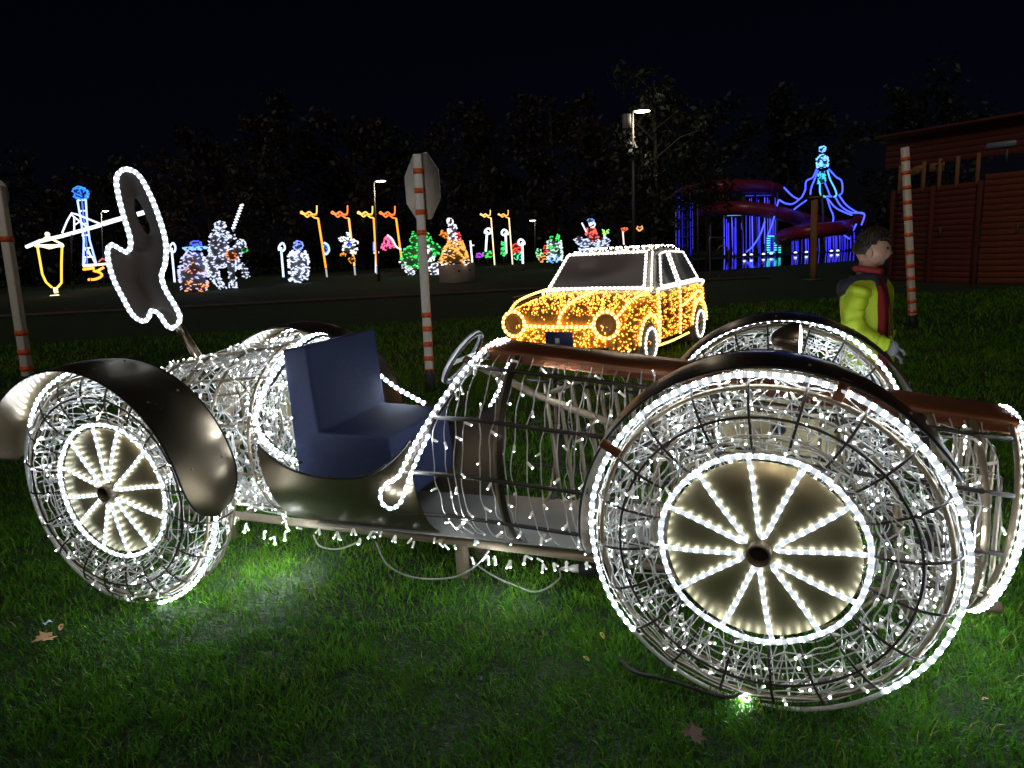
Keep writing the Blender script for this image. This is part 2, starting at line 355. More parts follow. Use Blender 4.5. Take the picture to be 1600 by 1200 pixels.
def make_wheel(cx, cy, side, steer, lit, nb_obj, nb_stuff, label, detail=1.0):
    """side -1: outer face looks to the camera side; lit: rope-light arc in degrees"""
    st = math.sin(steer); ct = math.cos(steer)
    X = np.array([ct, st, 0]); N = side * np.array([-st, ct, 0]); Z = np.array([0, 0, 1.0]); c = np.array([cx, cy, RW + .006])
    def P(th, r, w): 
        th = np.asarray(th, float)[..., None]; r = np.asarray(r, float)[..., None]; w = np.asarray(w, float)[..., None]
        return c + r * (np.cos(th) * X + np.sin(th) * Z) + w * N
    def S(th, s, off=0.0): return P(th, np.interp(s, PL, PROF[:, 0]) + off, np.interp(s, PL, PROF[:, 1]))
    T = np.linspace(0, 2 * PI, 73)[:-1]
    mb = MB()
    mb.tube(P(T, .512 + 0 * T, .004 + 0 * T), .0085, 6, True); mb.tube(P(T, .535 + 0 * T, -.12 + 0 * T), .0075, 6, True)
    W = mb.build('wheel', M['rod'], CAR, True); tag(W, label)
    for r, w, rad, mt in ((.432, .061, .0042, 'darkrod'), (.312, .016, .006, 'rod'), (.40, -.208, .0065, 'rod'), (.31, -.16, .0065, 'rod')):
        MB().tube(P(T, r + 0 * T, w + 0 * T), rad, 6, True).build('ring', M[mt], W, True)
    nr = 20; s_ = np.linspace(0, 1, 18)
    for i in range(nr):
        th = i * 2 * PI / nr + .09 + rng.normal() * .012
        MB().tube(S(th + 0 * s_, s_, .001), .0046, 5).build('rib', M['darkrod'], W, True)
    # hub disc, axle
    rad = np.array([.034, .10, .2, .284, .286, .282]); hw = np.array([.030, .029, .026, .021, .018, .016])
    TT = np.linspace(0, 2 * PI, 61)[:-1]
    MB().grid(np.array([P(TT, r + 0 * TT, h + 0 * TT) for r, h in zip(rad, hw)]), 0, True).build('hub_disc', M['brass'], W, True)
    ax = MB().grid(np.array([P(TT[::2], r + 0 * TT[::2], h + 0 * TT[::2]) for r, h in ((.036, .03), (.036, .068), (.029, .070), (.028, .04))]), 0, True)
    ax.grid(np.array([P(TT[::2], r + 0 * TT[::2], .04 + 0 * TT[::2]) for r in (.028, .001)]), 1, True); ax.build('axle_tube', [M['rod'], M['edge']], W, True)
    # rope lights
    a0, a1 = np.radians(lit); arc = np.arange(a0, a1, .02)
    MB().tube(P(arc, .549 + 0 * arc, .004 + .004 * np.sin(arc * 9)), .0078, 6).build('rope_light', M['rope'], W, True)
    arc2 = np.arange(a1, a0 + 2 * PI, .03)
    if len(arc2) > 3: MB().tube(P(arc2, .549 + 0 * arc2, .004 + 0 * arc2), .0075, 6).build('rope_light', M['rope_off'], W, True)
    MB().tube(P(T, .305 + .002 * np.sin(T * 7), .026 + 0 * T), .0085, 6, True).build('hub_rope', M['rope_hub'], W, True)
    for k in range(6):
        ta = k * PI / 3 + .14 + rng.normal() * .02; tb = ta + PI / 6 + rng.normal() * .03
        cen = (ta + tb) / 2
        pth = [(ta, .298, .030), (ta + .02, .24, .033), (ta + .04, .16, .037), (ta + .07, .085, .039), (ta + .02 + .1, .060, .041), (cen, .050, .042), (tb - .12, .060, .041), (tb - .07, .085, .039), (tb - .04, .16, .037), (tb - .02, .24, .033), (tb, .298, .030)]
        pp = smoothpath([P(*q) for q in pth], 66); MB().tube(resample(pp, .012), .0078, 6, l0=k * .3).build('spoke_rope', M['rope_hub'], W, True)
    # LED cables
    cb = MB(); bl = MB(); spots = []
    def cable(th, s, off, rad=.0022, taut=False):
        pts = S(th, s, off); pts = resample(pts if taut else smoothpath(pts, len(pts) * 3), .016); cb.tube(pts, rad, 4, cap=False)
        L = np.arange(len(pts)); st_ = rng.integers(0, 6)
        for i in L[st_::9]: spots.append(pts[i])
    nA = int(12 * detail)
    for i in range(nA):
        s0 = (.08, .30, .15, .36, .22, .55, .72, .9, .45, .11, .26, .63)[i % 12]; n = 62
        th = np.linspace(0, 2 * PI * (.92 + .2 * rng.random()), n) + rng.random() * 6; cable(th, np.clip(s0 + rng.normal(size=n) * (.007 if s0 < .4 else .02), 0, 1), rng.normal(size=n) * .003 - .004, .0026 if s0 < .4 else .0022)
    for i in range(int(3 * detail)):
        n = 72; th = np.linspace(0, 2 * PI, n) + rng.random() * 6 + rng.normal(size=n) * .03; s = .62 + .36 * np.where(np.arange(n) % 2, 1, -1) * rng.random(n)
        cable(th, np.clip(s, .3, 1), -.01 - .03 * rng.random(n), .0022, True)
    for i in range(int(1.5 * detail)):
        n = 50; th = np.linspace(0, 2 * PI, n) + rng.random() * 6 + rng.normal(size=n) * .05; s = .22 + .2 * np.where(np.arange(n) % 2, 1, -1) * rng.random(n)
        cable(th, np.clip(s, 0.02, .5), -.012 - .03 * rng.random(n), .0022, True)
    tag(cb.build('cable', M['cable'], W, True), kind='stuff')
    rng.shuffle(spots); dirs = rdir(len(spots)); dirs = dirs + .5 * N
    for i, p in enumerate(spots[:nb_obj]): bulb_obj(W, p, dirs[i], .9 + .35 * rng.random())
    for i, p in enumerate(spots[nb_obj:nb_obj + nb_stuff]): add_bulb(bl, p, dirs[nb_obj + i], .9 + .35 * rng.random())
    if bl.n: tag(bl.build('led_string', [M['cap'], M['tip'], M['tip_hot']], W), kind='stuff')
    return W
FARY = 1.38
make_wheel(0, 0, -1, -.0912, (-50, 222), 200, 70, 'large near front wheel with twelve rope-light spokes on a brass hub disc')
make_wheel(-WB, 0, -1, 0, (-75, 150), 40, 190, 'rear wheel with rope-light spokes beneath the broad bronze mudguard')
make_wheel(.09, FARY, 1, -.0912, (-90, 269), 0, 270, 'far front wheel behind the bonnet', 1.35)
make_wheel(-2.6, FARY, 1, 0, (-90, 269), 0, 160, 'far rear wheel behind the blue seat', .8)

def make_fender(cx, y0, y1, rf, a0, a1, label, taper=14, steer=0.0, cz=RW):
    A = np.radians(np.linspace(a0, a1, 56)); k = 9; u = np.linspace(-1, 1, k); rows_o = []; rows_i = []
    da = math.radians(taper)
    for a in A:
        e = min((a - A[0]) / da, (A[-1] - a) / da, 1.0); wf = math.sqrt(max(0, 1 - (1 - e) ** 2)) * .995 + .005
        yy = (y0 + y1) / 2 + u * (y1 - y0) / 2 * wf; rr = rf + .014 * (1 - u ** 2)
        x = rr * math.cos(a)
        rows_o.append(np.stack([cx + x, yy + x * math.tan(steer), cz + rr * math.sin(a)], 1)); r2 = rr - .004; x = r2 * math.cos(a)
        rows_i.append(np.stack([cx + x, yy + x * math.tan(steer), cz + r2 * math.sin(a)], 1))
    o = np.array(rows_o); i = np.array(rows_i); mb = MB().grid(o).grid(i[:, ::-1])
    f = mb.build('mudguard', M['bronze'], CAR, True); tag(f, label)
    edge = np.vstack([o[:, 0], o[-1, 1:-1], o[::-1, -1], o[0, 1:-1][::-1]])
    MB().tube(edge, .0045, 5, True).build('edging', M['edge'], f, True)
    for a_ in np.linspace(a0 + 22, a1 - 22, 5):
        for u_ in (-.55, .55):
            a = math.radians(a_ + rng.normal() * 1.5); y = (y0 + y1) / 2 + u_ * (y1 - y0) / 2; r_ = rf + .014 * (1 - u_ ** 2); x = r_ * math.cos(a); n_ = (math.cos(a), 0, math.sin(a))
            MB().lathe([(.006, -.001), (.0055, .002), (.003, .004), (.0005, .0045)], (cx + x, y + x * math.tan(steer), cz + r_ * math.sin(a)), n_, 8).build('rivet', M['rod'], f, True)
    return f
ff = make_fender(0, -.035, .27, .583, 24, 194, 'dark mudguard over the large near front wheel', steer=-.0912)
make_fender(-WB, -.17, .13, .575, -6, 168, 'broad bronze mudguard over the near rear wheel', 20)
make_fender(.09, FARY - .25, FARY + .06, .583, 6, 178, 'thin-edged mudguard over the far front wheel')
make_fender(-2.6, FARY - .25, FARY + .06, .583, 0, 180, 'mudguard over the far rear wheel')
for t_ in (68, 146):
    a = math.radians(t_); q = np.array([.555 * math.cos(a), -.02, RW + .555 * math.sin(a)]); e = np.array([math.cos(a), 0, math.sin(a)])
    MB().box(q, (.07, .012, .032), rot=np.stack([e, (0, 1, 0), np.cross(e, (0, 1, 0))], 1), bev=.003).build('bracket', M['brown'], ff)

# ---- body: hoops and bars on a tapering tube
YC = .675
bx = np.array([-3.22, -3.0, -2.6, -2.1, -1.1, -.2, .5, .86]); br = np.array([.17, .30, .395, .445, .435, .41, .375, .362]); bz = np.array([.68, .675, .665, .672, .655, .575, .505, .468])
def BS(x, ph, off=0.0):
    """ph 0 = near side horizontal, +90deg = top"""
    x = np.asarray(x, float); ph = np.asarray(ph, float); r = np.interp(x, bx, br) + off
    return np.stack([x + 0 * ph, YC - r * np.cos(ph), np.interp(x, bx, bz) + r * np.sin(ph)], -1)
body = MB(); H = np.linspace(0, 2 * PI, 41)[:-1]
fr = MB()
for y_ in (.50, .85): fr.tube([(-2.95, y_, .24), (-1.3, y_, .215), (.8, y_, .17)], .021, 8)
for x_ in (0.0, -WB): fr.tube([(x_, .02, RW), (x_, FARY - .02, RW)], .02, 8)
for x_ in (-2.5, -1.35, -.6, .2): fr.tube([(x_, .45, .225), (x_, .9, .225)], .016, 6)
fr.build('chassis', M['rod'], CAR, True)
for x_ in (-3.2, -3.05, -2.85, -2.62, -2.38, -2.14): MB().tube(BS(x_ + 0 * H, H), .008, 6, True).build('hoop', M['rod'], CAR, True)
for x_ in (-.97, -.35, .25, .55, .68): MB().tube(BS(x_ + 0 * H, H), .008 if x_ < .5 else .013, 6, True).build('hoop', M['rod'] if x_ < 0 else M['rod'], CAR, True)
for x_ in (-.95, .52):   # flat dark strap hoops
    P_ = np.array([BS(x_ + 0 * H + d, H, .006) for d in (-.012, .012)]); MB().grid(P_, 0, True).build('strap_hoop', M['darkrod'], CAR, True)
hoopx = lambda z: -1.08 - max(0, 1.09 - z) * .62
for ph in (58, 26, -4, -33, 122, 154, 184, 213):
    a = math.radians(ph); z = .655 + .435 * math.sin(a); xs = np.linspace(hoopx(z) if ph < 60 else -1.1, .79 - (.36 - .36 * math.sin(a)) * .16, 14)
    MB().tube(BS(xs, a + 0 * xs, .004), .0092, 6).build('bonnet_bar', M['darkrod'], CAR, True)
for ph in (75, 45, 15, -15, -45, -75, 105, 135, 165, 195, 225, 255):
    a = math.radians(ph); xs = np.linspace(-3.2, -2.1, 8); MB().tube(BS(xs, a + 0 * xs), .0075, 6).build('tail_bar', M['rod'], CAR, True)
# slanted cockpit hoop with its doubled rope light and the loop at its foot
ph = np.radians(np.linspace(100, -6, 24)); z = .655 + .435 * np.sin(ph); xs = np.array([hoopx(q) for q in z]); hp = BS(xs, ph, .0)
MB().tube(hp, .011, 6).build('cockpit_hoop', M['darkrod'], CAR, True)
hp2 = BS(xs - .012, ph, .018)[2:]
loop = np.array([hp2[-1] + d for d in ((-.045, 0, -.03), (-.085, -.005, -.065), (-.085, -.01, -.115), (-.045, -.012, -.14), (.0, -.012, -.115), (.03, -.01, -.06), (.055, -.008, .0), (.10, .0, .09), (.15, .01, .18))])
MB().tube(resample(smoothpath(np.vstack([hp2[::3], loop]), 120), .012), .0072, 6).build('rope_light', M['rope'], CAR, True)
hp3 = BS(np.array([hoopx(q) for q in (.655 + .435 * np.sin(np.radians(np.linspace(80, 186, 24))))]) , np.radians(np.linspace(80, 186, 24)), .015)
MB().tube(resample(hp3, .014), .009, 6).build('rope_light', M['rope'], CAR, True)
# bonnet top plate with folded lips
xs = np.linspace(-1.13, .82, 12); top = lambda x: np.interp(x, bx, bz) + np.interp(x, bx, br)
rows = [np.array([(x, YC + dy, top(x) + dz) for dy, dz in ((-.135, -.045), (-.135, -.008), (-.115, .004), (0, .012), (.115, .004), (.135, -.008), (.135, -.045))]) for x in xs]
o = MB().grid(np.array(rows)); o.grid(np.array(rows)[:, ::-1] * 1.0 - np.array([0, 0, .004])); o.build('bonnet_plate', M['brown'], CAR)
# radiator: rope ring and slats
Hh = np.linspace(0, 2 * PI, 65)[:-1]
RZ = .468 + .362 * np.sin(Hh)
MB().tube(BS(.825 - (.83 - RZ) * .16, Hh, .008), .011, 6, True).build('radiator_rope', M['rope'], CAR, True)
MB().tube(BS(.80 - (.362 - .362 * np.sin(H)) * .16, H), .012, 6, True).build('radiator_ring', M['rod'], CAR, True)
for dy in np.linspace(-.27, .27, 7):
    zz = math.sqrt(.35 ** 2 - dy ** 2) * .97; MB().box((.735, YC + dy, .468), (.008, .034, 2 * zz), bev=.002).build('radiator_slat', M['rod'], CAR)
# cockpit side sheets (curved bronze), far sheet, floor
def side_sheet(sign, x0, x1, label):
    X_ = np.linspace(x0, x1, 26); rows = []
    for x in X_:
        u = (x - x0) / (x1 - x0); zt = .60 + .16 * abs(2 * u - .95) ** 2.6 - .02; zb = .235 + .03 * (1 - u)
        r = np.interp(x, bx, br) + .012; zc = np.interp(x, bx, bz); aa = np.linspace(math.asin(max(-1, (zb - zc) / r)), math.asin(min(1, (zt - zc) / r)), 12)
        rows.append([(x, YC - sign * r * math.cos(t), zc + r * math.sin(t)) for t in aa])
    R_ = np.array(rows); b = MB().grid(R_); b.grid(R_[:, ::-1] + np.array([0, sign * .006, 0])); s = b.build('side_panel', M['bronze'], CAR, True); tag(s, label)
    MB().tube(R_[:, -1], .006, 5).build('edging', M['edge'], s, True)
side_sheet(1, -2.08, -1.33, 'smooth bronze cockpit side panel below the seat')
side_sheet(-1, -2.08, -1.25, 'far bronze cockpit side panel')
MB().box((-1.12, YC, .275), (1.7, .52, .008), bev=.002).build('floor_panel', M['greysheet'], CAR)
# cockpit opening rope (rear rim)
rim = [(-1.36, .262, .66), (-1.6, .245, .625), (-1.9, .245, .635), (-2.03, .255, .69), (-2.13, .285, .80), (-2.10, .36, .96), (-2.06, .50, 1.085), (-2.05, YC, 1.135), (-2.06, .85, 1.085), (-2.0, .99, .96), (-1.86, 1.07, .80), (-1.7, 1.1, .70)]
rp = resample(smoothpath(rim[2:], 120), .012); MB().tube(rp, .0105, 6).build('cockpit_rope', M['rope'], CAR, True)
MB().tube(resample(smoothpath(rim[2:], 120), .03) + np.array([.014, .012, -.006]), .008, 5).build('cockpit_rim', M['darkrod'], CAR, True)
# seat: navy foam L-block
st = MB(); prof = np.array([(-2.03, .40), (-1.50, .40), (-1.525, .715), (-1.885, .728), (-1.905, 1.125), (-2.035, 1.105)])
import bmesh
def bevel_prism(prof, y0, y1, bev, mats, name, parent, seg=3):
    bm = bmesh.new(); n = len(prof)
    a = [bm.verts.new((p[0], y0, p[1])) for p in prof]; b = [bm.verts.new((p[0], y1, p[1])) for p in prof]
    bm.faces.new(a); bm.faces.new(b[::-1])
    for i in range(n): bm.faces.new((a[i], b[i], b[(i + 1) % n], a[(i + 1) % n]))
    bmesh.ops.recalc_face_normals(bm, faces=bm.faces)
    bmesh.ops.bevel(bm, geom=list(bm.edges), offset=bev, segments=seg, profile=.5, affect='EDGES')
    me = bpy.data.meshes.new(name); bm.to_mesh(me); bm.free(); me.materials.append(mats); me.polygons.foreach_set('use_smooth', np.zeros(len(me.polygons), bool))
    return put(name, me, parent)
bevel_prism(prof, .405, 1.0, .012, M['seat'], 'seat', CAR)
# steering wheel and column
sc_c = np.array([-1.27, .69, 1.02]); sN = nrm((-.82, 0, .57)); su = np.array([0, 1, 0.0]); sv = np.cross(sN, su); T = np.linspace(0, 2 * PI, 49)[:-1]
sw = MB().tube(sc_c + .135 * (np.cos(T)[:, None] * su + np.sin(T)[:, None] * sv), .009, 6, True).build('steering_wheel', M['darkrod'], CAR, True)
MB().tube(sc_c + (.135 + .004 * np.sin(T * 24))[:, None] * (np.cos(T)[:, None] * su + np.sin(T)[:, None] * sv) + sN * .010, .011, 6, True).build('rope_light', M['rope_off'], sw, True)
MB().box(sc_c, (.27, .028, .004), rot=np.stack([su, sv, sN], 1)).build('steering_spoke', M['white_paint'], sw)
MB().tube([sc_c, (-.95, .70, .86), (-.3, .72, .62)], .018, 8).build('steering_column', M['rod'], CAR, True)
for x_ in np.arange(-.98, -.38, .07): MB().tube([(x_ - .03, 1.07, .84), (x_ + .05, .98, .32)], .0105, 6).build('footwell_slat', M['slat'], CAR, True)
MB().tube([(-1.02, .92, .78), (-.72, 1.0, .90)], .013, 6).build('brace', M['rod'], CAR, True)
MB().tube([(-1.0, 1.02, .60), (-.35, 1.03, .56)], .012, 6).build('brace', M['rod'], CAR, True)
# support posts
for x_, y_ in ((-1.3, .58), (-1.3, .80), (-2.75, .675), (.55, .675)): MB().box((x_, y_, .10), (.05, .05, .24), bev=.004).build('support_post', M['rod'], CAR)
# headlamp between bonnet and far wheel
hl = np.array([.12, .93, 1.062]); hb = MB().lathe([(.002, -.085), (.028, -.078), (.052, -.05), (.066, -.015), (.072, .02), (.070, .03)], hl, (1, -.1, 0), 18).build('headlamp', M['bronze'], CAR, True)
MB().lathe([(.068, .026), (.05, .034), (.02, .038), (.001, .039)], hl, (1, -.1, 0), 18).build('lens', mat('headlamp_lens', (.9, .9, .9), .2, emit=(.9, .95, 1), es=6.0), hb, True)
MB().tube([hl + (0, 0, -.05), hl + (0, -.06, -.28)], .012, 6).build('headlamp_bracket', M['rod'], hb, True)
# cut-out plate on the tail with rope outline, on a leaning tube
def car_pt(px, py, y):
    v = Fv + Rv * (px - 800) / FPX - Uv * (py - 600) / FPX; c, s = math.cos(CARYAW), math.sin(CARYAW)
    vl = np.array([v[0] * c + v[1] * s, -v[0] * s + v[1] * c, v[2]]); d = CAMP - np.array([CARX, CARY, 0]); cl = np.array([d[0] * c + d[1] * s, -d[0] * s + d[1] * c, d[2]])
    return cl + vl * ((y - cl[1]) / vl[1])
out = [(205, 265), (222, 275), (240, 308), (254, 345), (263, 380), (262, 412), (256, 430), (262, 452), (276, 475), (285, 495), (280, 508), (270, 512), (262, 505), (252, 490), (240, 485), (235, 498), (224, 501), (210, 490), (196, 465), (183, 440), (175, 415), (172, 392), (178, 382), (190, 388), (202, 394), (208, 385), (207, 370), (201, 350), (195, 330), (188, 300), (186, 278), (194, 267)]
PLY = .675
op = np.array([car_pt(*q, PLY) for q in out]); ops = smoothpath(op, 160, True)
hole = np.array([car_pt(*q, PLY) for q in [(211, 309), (219, 316), (228, 335), (236, 356), (233, 367), (226, 362), (216, 344), (210, 325)]]); hos = smoothpath(hole, 40, True)
def plate_hole(outer, inner, th, name, m, parent):
    from mathutils.geometry import tessellate_polygon
    k = len(outer); n = k + len(inner); pts = np.vstack([outer, inner]); tri = tessellate_polygon([[Vector((p[0], p[2], 0)) for p in outer], [Vector((p[0], p[2], 0)) for p in inner]])
    t = [tuple(x) for x in tri] + [(c + n, b + n, a + n) for a, b, c in tri]
    q = [(i, (i + 1) % k, (i + 1) % k + n, i + n) for i in range(k)] + [(k + i, k + (i + 1) % (n - k), n + k + (i + 1) % (n - k), n + k + i) for i in range(n - k)]
    d = np.array([0, th / 2, 0]); return MB().add(np.vstack([pts - d, pts + d]), q, t).build(name, m, parent)
key = plate_hole(ops, hos, .012, 'cutout_plate', mat('dark_plate', (.055, .038, .030), .7, .1, var=.2, vscale=8), CAR)
tag(key, 'flat dark cut-out plate with an oval slot and rope-light outline')
MB().tube(resample(np.vstack([ops, ops[:1]])[::2], .014) + np.array([0, -.016, 0]), .0125, 6).build('rope_light', M['rope_hub'], key, True)
MB().tube([car_pt(312, 562, PLY), car_pt(276, 505, PLY)], .024, 8).build('plate_tube', M['bronze'], key, True)
# ---- LED cables on the body
cb = MB(); bl = MB(); spots = []
def bcable(pts, rad=.0018, every=8, step=.016):
    pts = resample(smoothpath(pts, len(pts) * 3), step); cb.tube(pts, rad, 4, cap=False)
    for i in range(rng.integers(0, every), len(pts), every): spots.append(pts[i])
for x0 in np.arange(-1.24, .74, .05):     # wires hanging over the bonnet bars
    n = 16; ph = np.radians(np.linspace(72, -62, n)); x = x0 + rng.normal(size=n) * .005 + .02 * rng.normal() * np.linspace(0, 1, n)
    x = np.maximum(x, np.array([hoopx(.655 + .435 * math.sin(q)) for q in ph]) + .01); bcable(BS(np.minimum(x, .86), ph, rng.normal(size=n) * .006), .0029, 13)
for x0 in np.arange(-.9, .74, .075):
    n = 16; ph = np.radians(np.linspace(105, 250, n)); bcable(BS(x0 + rng.normal(size=n) * .016, ph, -.006 + rng.normal(size=n) * .006), .0020, 18)
for i in range(26):   # radiator end tangle
    n = 8; a = rng.random() * 2 * PI; ph = a + np.cumsum(rng.normal(size=n) * .12); bcable(BS(0.45 + .27 * rng.random(n), ph, rng.normal(size=n) * .006), .0020, 16)
for i in range(44):   # tail tangle
    n = 10; a = rng.random() * 2 * PI; x = np.sort(-3.15 + 1.05 * rng.random(n)); ph = a + np.cumsum(rng.normal(size=n) * .28); bcable(BS(x, ph, .004 + rng.normal(size=n) * .008), .0036, 15)
for i in range(16):
    n = 30; x = -3.1 + 1.0 * np.linspace(0, 1, n) + rng.normal(size=n) * .02; ph = rng.random() * 6 + np.where(np.arange(n) % 2, .3, -.3) * (0.6 + rng.random(n)) ; bcable(BS(x, ph, .006), .0036, 16)
for i in range(14):   # front of tail ring inside the cockpit
    n = 8; bcable(BS(-2.12 + .06 * rng.random(n), rng.random() * 6 + np.linspace(0, 1.8, n), -.12 * rng.random(n)), .0018, 4)
for x0 in np.arange(-2.5, -.55, .05):   # icicle bulbs under the lower edge
    p = np.array([x0 + rng.normal() * .015, .42 + rng.normal() * .03, .235 + rng.normal() * .015 - .02 * (x0 > -1.2)]); spots.append(p)
    if rng.random() < .6: add_bulb(bl, p, (rng.normal() * .35, rng.normal() * .35 - .2, -1), 1.5, True, rng.random() < .2)
sg = np.array([(-1.62, .36, .24), (-1.55, .33, .15), (-1.42, .33, .105), (-1.25, .36, .11), (-1.15, .40, .16), (-1.1, .43, .22)]); MB().tube(resample(smoothpath(sg, 40), .02), .004, 5).build('slack_cable', M['cable_grey'], CAR, True)
sg = np.array([(-1.95, .36, .24), (-1.9, .33, .205), (-1.8, .33, .20), (-1.7, .35, .235)]); MB().tube(resample(smoothpath(sg, 40), .02), .004, 5).build('slack_cable', M['cable'], CAR, True)
tag(cb.build('cable', M['cable'], CAR, True), kind='stuff')
dirs = rdir(len(spots))
for i, p in enumerate(spots):
    if p[0] > -1.2 and abs(p[1] - YC) < .16 and p[2] > .7: continue
    d = dirs[i] + .6 * nrm(np.array([0, p[1] - YC, p[2] - .62])) + np.array([0, 0, -.25]); add_bulb(bl, p, d, 1.0 + .4 * rng.random())
tag(bl.build('led_string', [M['cap'], M['tip'], M['tip_hot']], CAR), kind='stuff')
# ---- power box, plug and ground cables beside the car
def world_on_car(x, y, z=0.0):
    c, s_ = math.cos(CARYAW), math.sin(CARYAW); return np.array([CARX + x * c - y * s_, CARY + x * s_ + y * c, z])
tr = thing('power_plug', 'black cable coupling with pale plug lying on the grass behind the front wheel', 'plug', world_on_car(-.70, .70), CARYAW)
MB().lathe([(.001, -.07), (.035, -.068), (.038, -.02), (.030, 0), (.030, .05), (.038, .055), (.040, .10), (.001, .104)], (0, 0, .05), (1, .15, .05), 14).build('coupling', M['black'], tr, True)
MB().lathe([(.001, -.16), (.008, -.15), (.012, -.11), (.018, -.10), (.020, -.066), (.001, -.06)], (0, 0, .05), (1, .15, .05), 10).build('plug_end', M['white_paint'], tr, True)
p = np.array([world_on_car(*q) for q in ((-.86, .675, .04), (-.84, .60, .03), (-.90, .46, .035), (-1.02, .50, .03), (-1.18, .58, .035), (-1.35, .75, .03), (-1.42, .85, .1))])
tag(MB().tube(resample(smoothpath(p, 50), .02), .0045, 5).build('ground_cable', M['cable_grey'], None, True), 'thin grey cable snaking over the grass from the plug under the racing car', 'cable')
p = np.array([world_on_car(*q) for q in ((-.02, .02, .03), (-.1, -.05, .035), (-.28, -.03, .05), (-.4, .0, .04), (-.48, .1, .02))])
tag(MB().tube(resample(smoothpath(p, 50), .02), .007, 6).build('black_cable', M['black'], None, True), 'black cable curling in the grass at the foot of the near front wheel', 'cable')

# ================================================================== small yellow saloon car of light
TO = np.array([.745 - .13, 7.88, 0]); TYAW = math.atan2(-.845, -.535)   # local x = its front
TR = thing('light_saloon_car', 'small old saloon car wrapped in amber LED netting with white-lit roof', 'light sculpture', TO, TYAW)
M['amber_net'] = mat('amber_netting', (.60, .30, .05), .6, .1, var=.55, vscale=30, bump=.5)
M['roof_net'] = mat('grey_netting', (.30, .29, .27), .6, .2, var=.5, vscale=30, bump=.5)
M['amber_tip'] = mat('amber_led', (1, .7, .3), .4, emit=(1.0, .40, .045), es=2.4)
M['warm_tip'] = mat('warm_led', (1, .9, .8), .4, emit=(1.0, .90, .74), es=4.0)
M['darkpane'] = mat('dark_pane', (.075, .075, .095), .45, .0, var=.1, vscale=3)
# lower body: sections along x (front 0.0 .. rear -3.35): half width, z low, z high
LB = [(.06, .60, .28, .60), (.02, .70, .22, .72), (-.15, .765, .20, .80), (-.55, .785, .20, .85), (-1.05, .79, .20, .90), (-1.6, .79, .20, .90), (-2.4, .79, .20, .90), (-2.9, .775, .21, .88), (-3.2, .73, .25, .84), (-3.35, .62, .32, .70)]
def section(hw, z0, z1, k=28, e=6.0):
    t = np.arange(k) * 2 * PI / k; c, s_ = np.cos(t), np.sin(t)
    y = hw * np.sign(c) * np.abs(c) ** (2 / e); z = (z0 + z1) / 2 + (z1 - z0) / 2 * np.sign(s_) * np.abs(s_) ** (2 / e); return y, z
rows = []
for x_, hw, z0, z1 in LB:
    y, z = section(hw, z0, z1); rows.append(np.stack([np.full(28, x_), y, z], 1))
rows = [np.column_stack([np.full(28, .06), rows[0][:, 1] * .01, .45 + (rows[0][:, 2] - .45) * .01])] + rows + [np.column_stack([np.full(28, -3.35), rows[-1][:, 1] * .01, .5 + (rows[-1][:, 2] - .5) * .01])]
MB().grid(np.array(rows), 0, True).build('body', M['amber_net'], TR, True)
GH = [(-.98, .72, .88), (-1.42, .60, 1.36), (-1.75, .60, 1.415), (-2.3, .59, 1.40), (-2.62, .57, 1.33), (-2.98, .68, .88)]
rows = []
for x_, hw, zt in GH:
    if zt < 1: rows.append(np.array([(x_, y, .86 + .02 * (1 - abs(y) / hw)) for y in np.linspace(-hw, hw, 9)]))
    else: rows.append(np.array([(x_, y, zt - .03 * (abs(y) / hw) ** 3 + .0) for y in np.linspace(-hw, hw, 9)]))
sides = MB().grid(np.array(rows))
for sg_ in (0, -1):
    for i in range(len(rows) - 1):
        a, b = rows[i][sg_], rows[i + 1][sg_]; yb = .775 * (1 if sg_ else -1)
        sides.add([a, b, (b[0], yb, .86), (a[0], yb, .86)], [(0, 1, 2, 3)])
sides.build('roof', M['roof_net'], TR)
def quad_panel(pts, name, m, parent, off):
    pts = np.asarray(pts, float); n = nrm(np.cross(pts[1] - pts[0], pts[2] - pts[0])); return MB().poly(pts + n * off, n, .012).build(name, m, parent)
ws = np.array([(-.985, -.66, .91), (-.985, .66, .91), (-1.37, .55, 1.335), (-1.37, -.55, 1.335)])
wso = quad_panel(ws + np.array([.03, 0, .02]), 'windscreen', M['darkpane'], TR, 0)
MB().tube(np.vstack([resample(np.vstack([ws, ws[:1]]), .03)]) + np.array([.05, 0, .03]), .016, 6).build('rope_light', M['rope_warm'], wso, True)
for sy in (1, -1):
    w1 = np.array([(-1.16, sy * .775, .93), (-1.78, sy * .775, .93), (-1.78, sy * .625, 1.34), (-1.50, sy * .64, 1.32)])
    w2 = np.array([(-1.88, sy * .775, .93), (-2.72, sy * .765, .93), (-2.50, sy * .62, 1.31), (-1.88, sy * .625, 1.34)])
    for w in (w1, w2):
        wo = MB().poly(w, (0, sy, .3), .014).build('side_window', M['darkpane'], TR)
        MB().tube(resample(np.vstack([w, w[:1]]), .03) + np.array([0, sy * .02, .006]), .011, 6).build('rope_light', M['rope_warm'], wo, True)
def trope(pts, m='rope_amber', r=.016, name='rope_light', closed=False):
    MB().tube(resample(smoothpath(pts, 60, closed), .03), r, 6).build(name, M[m], TR, True)
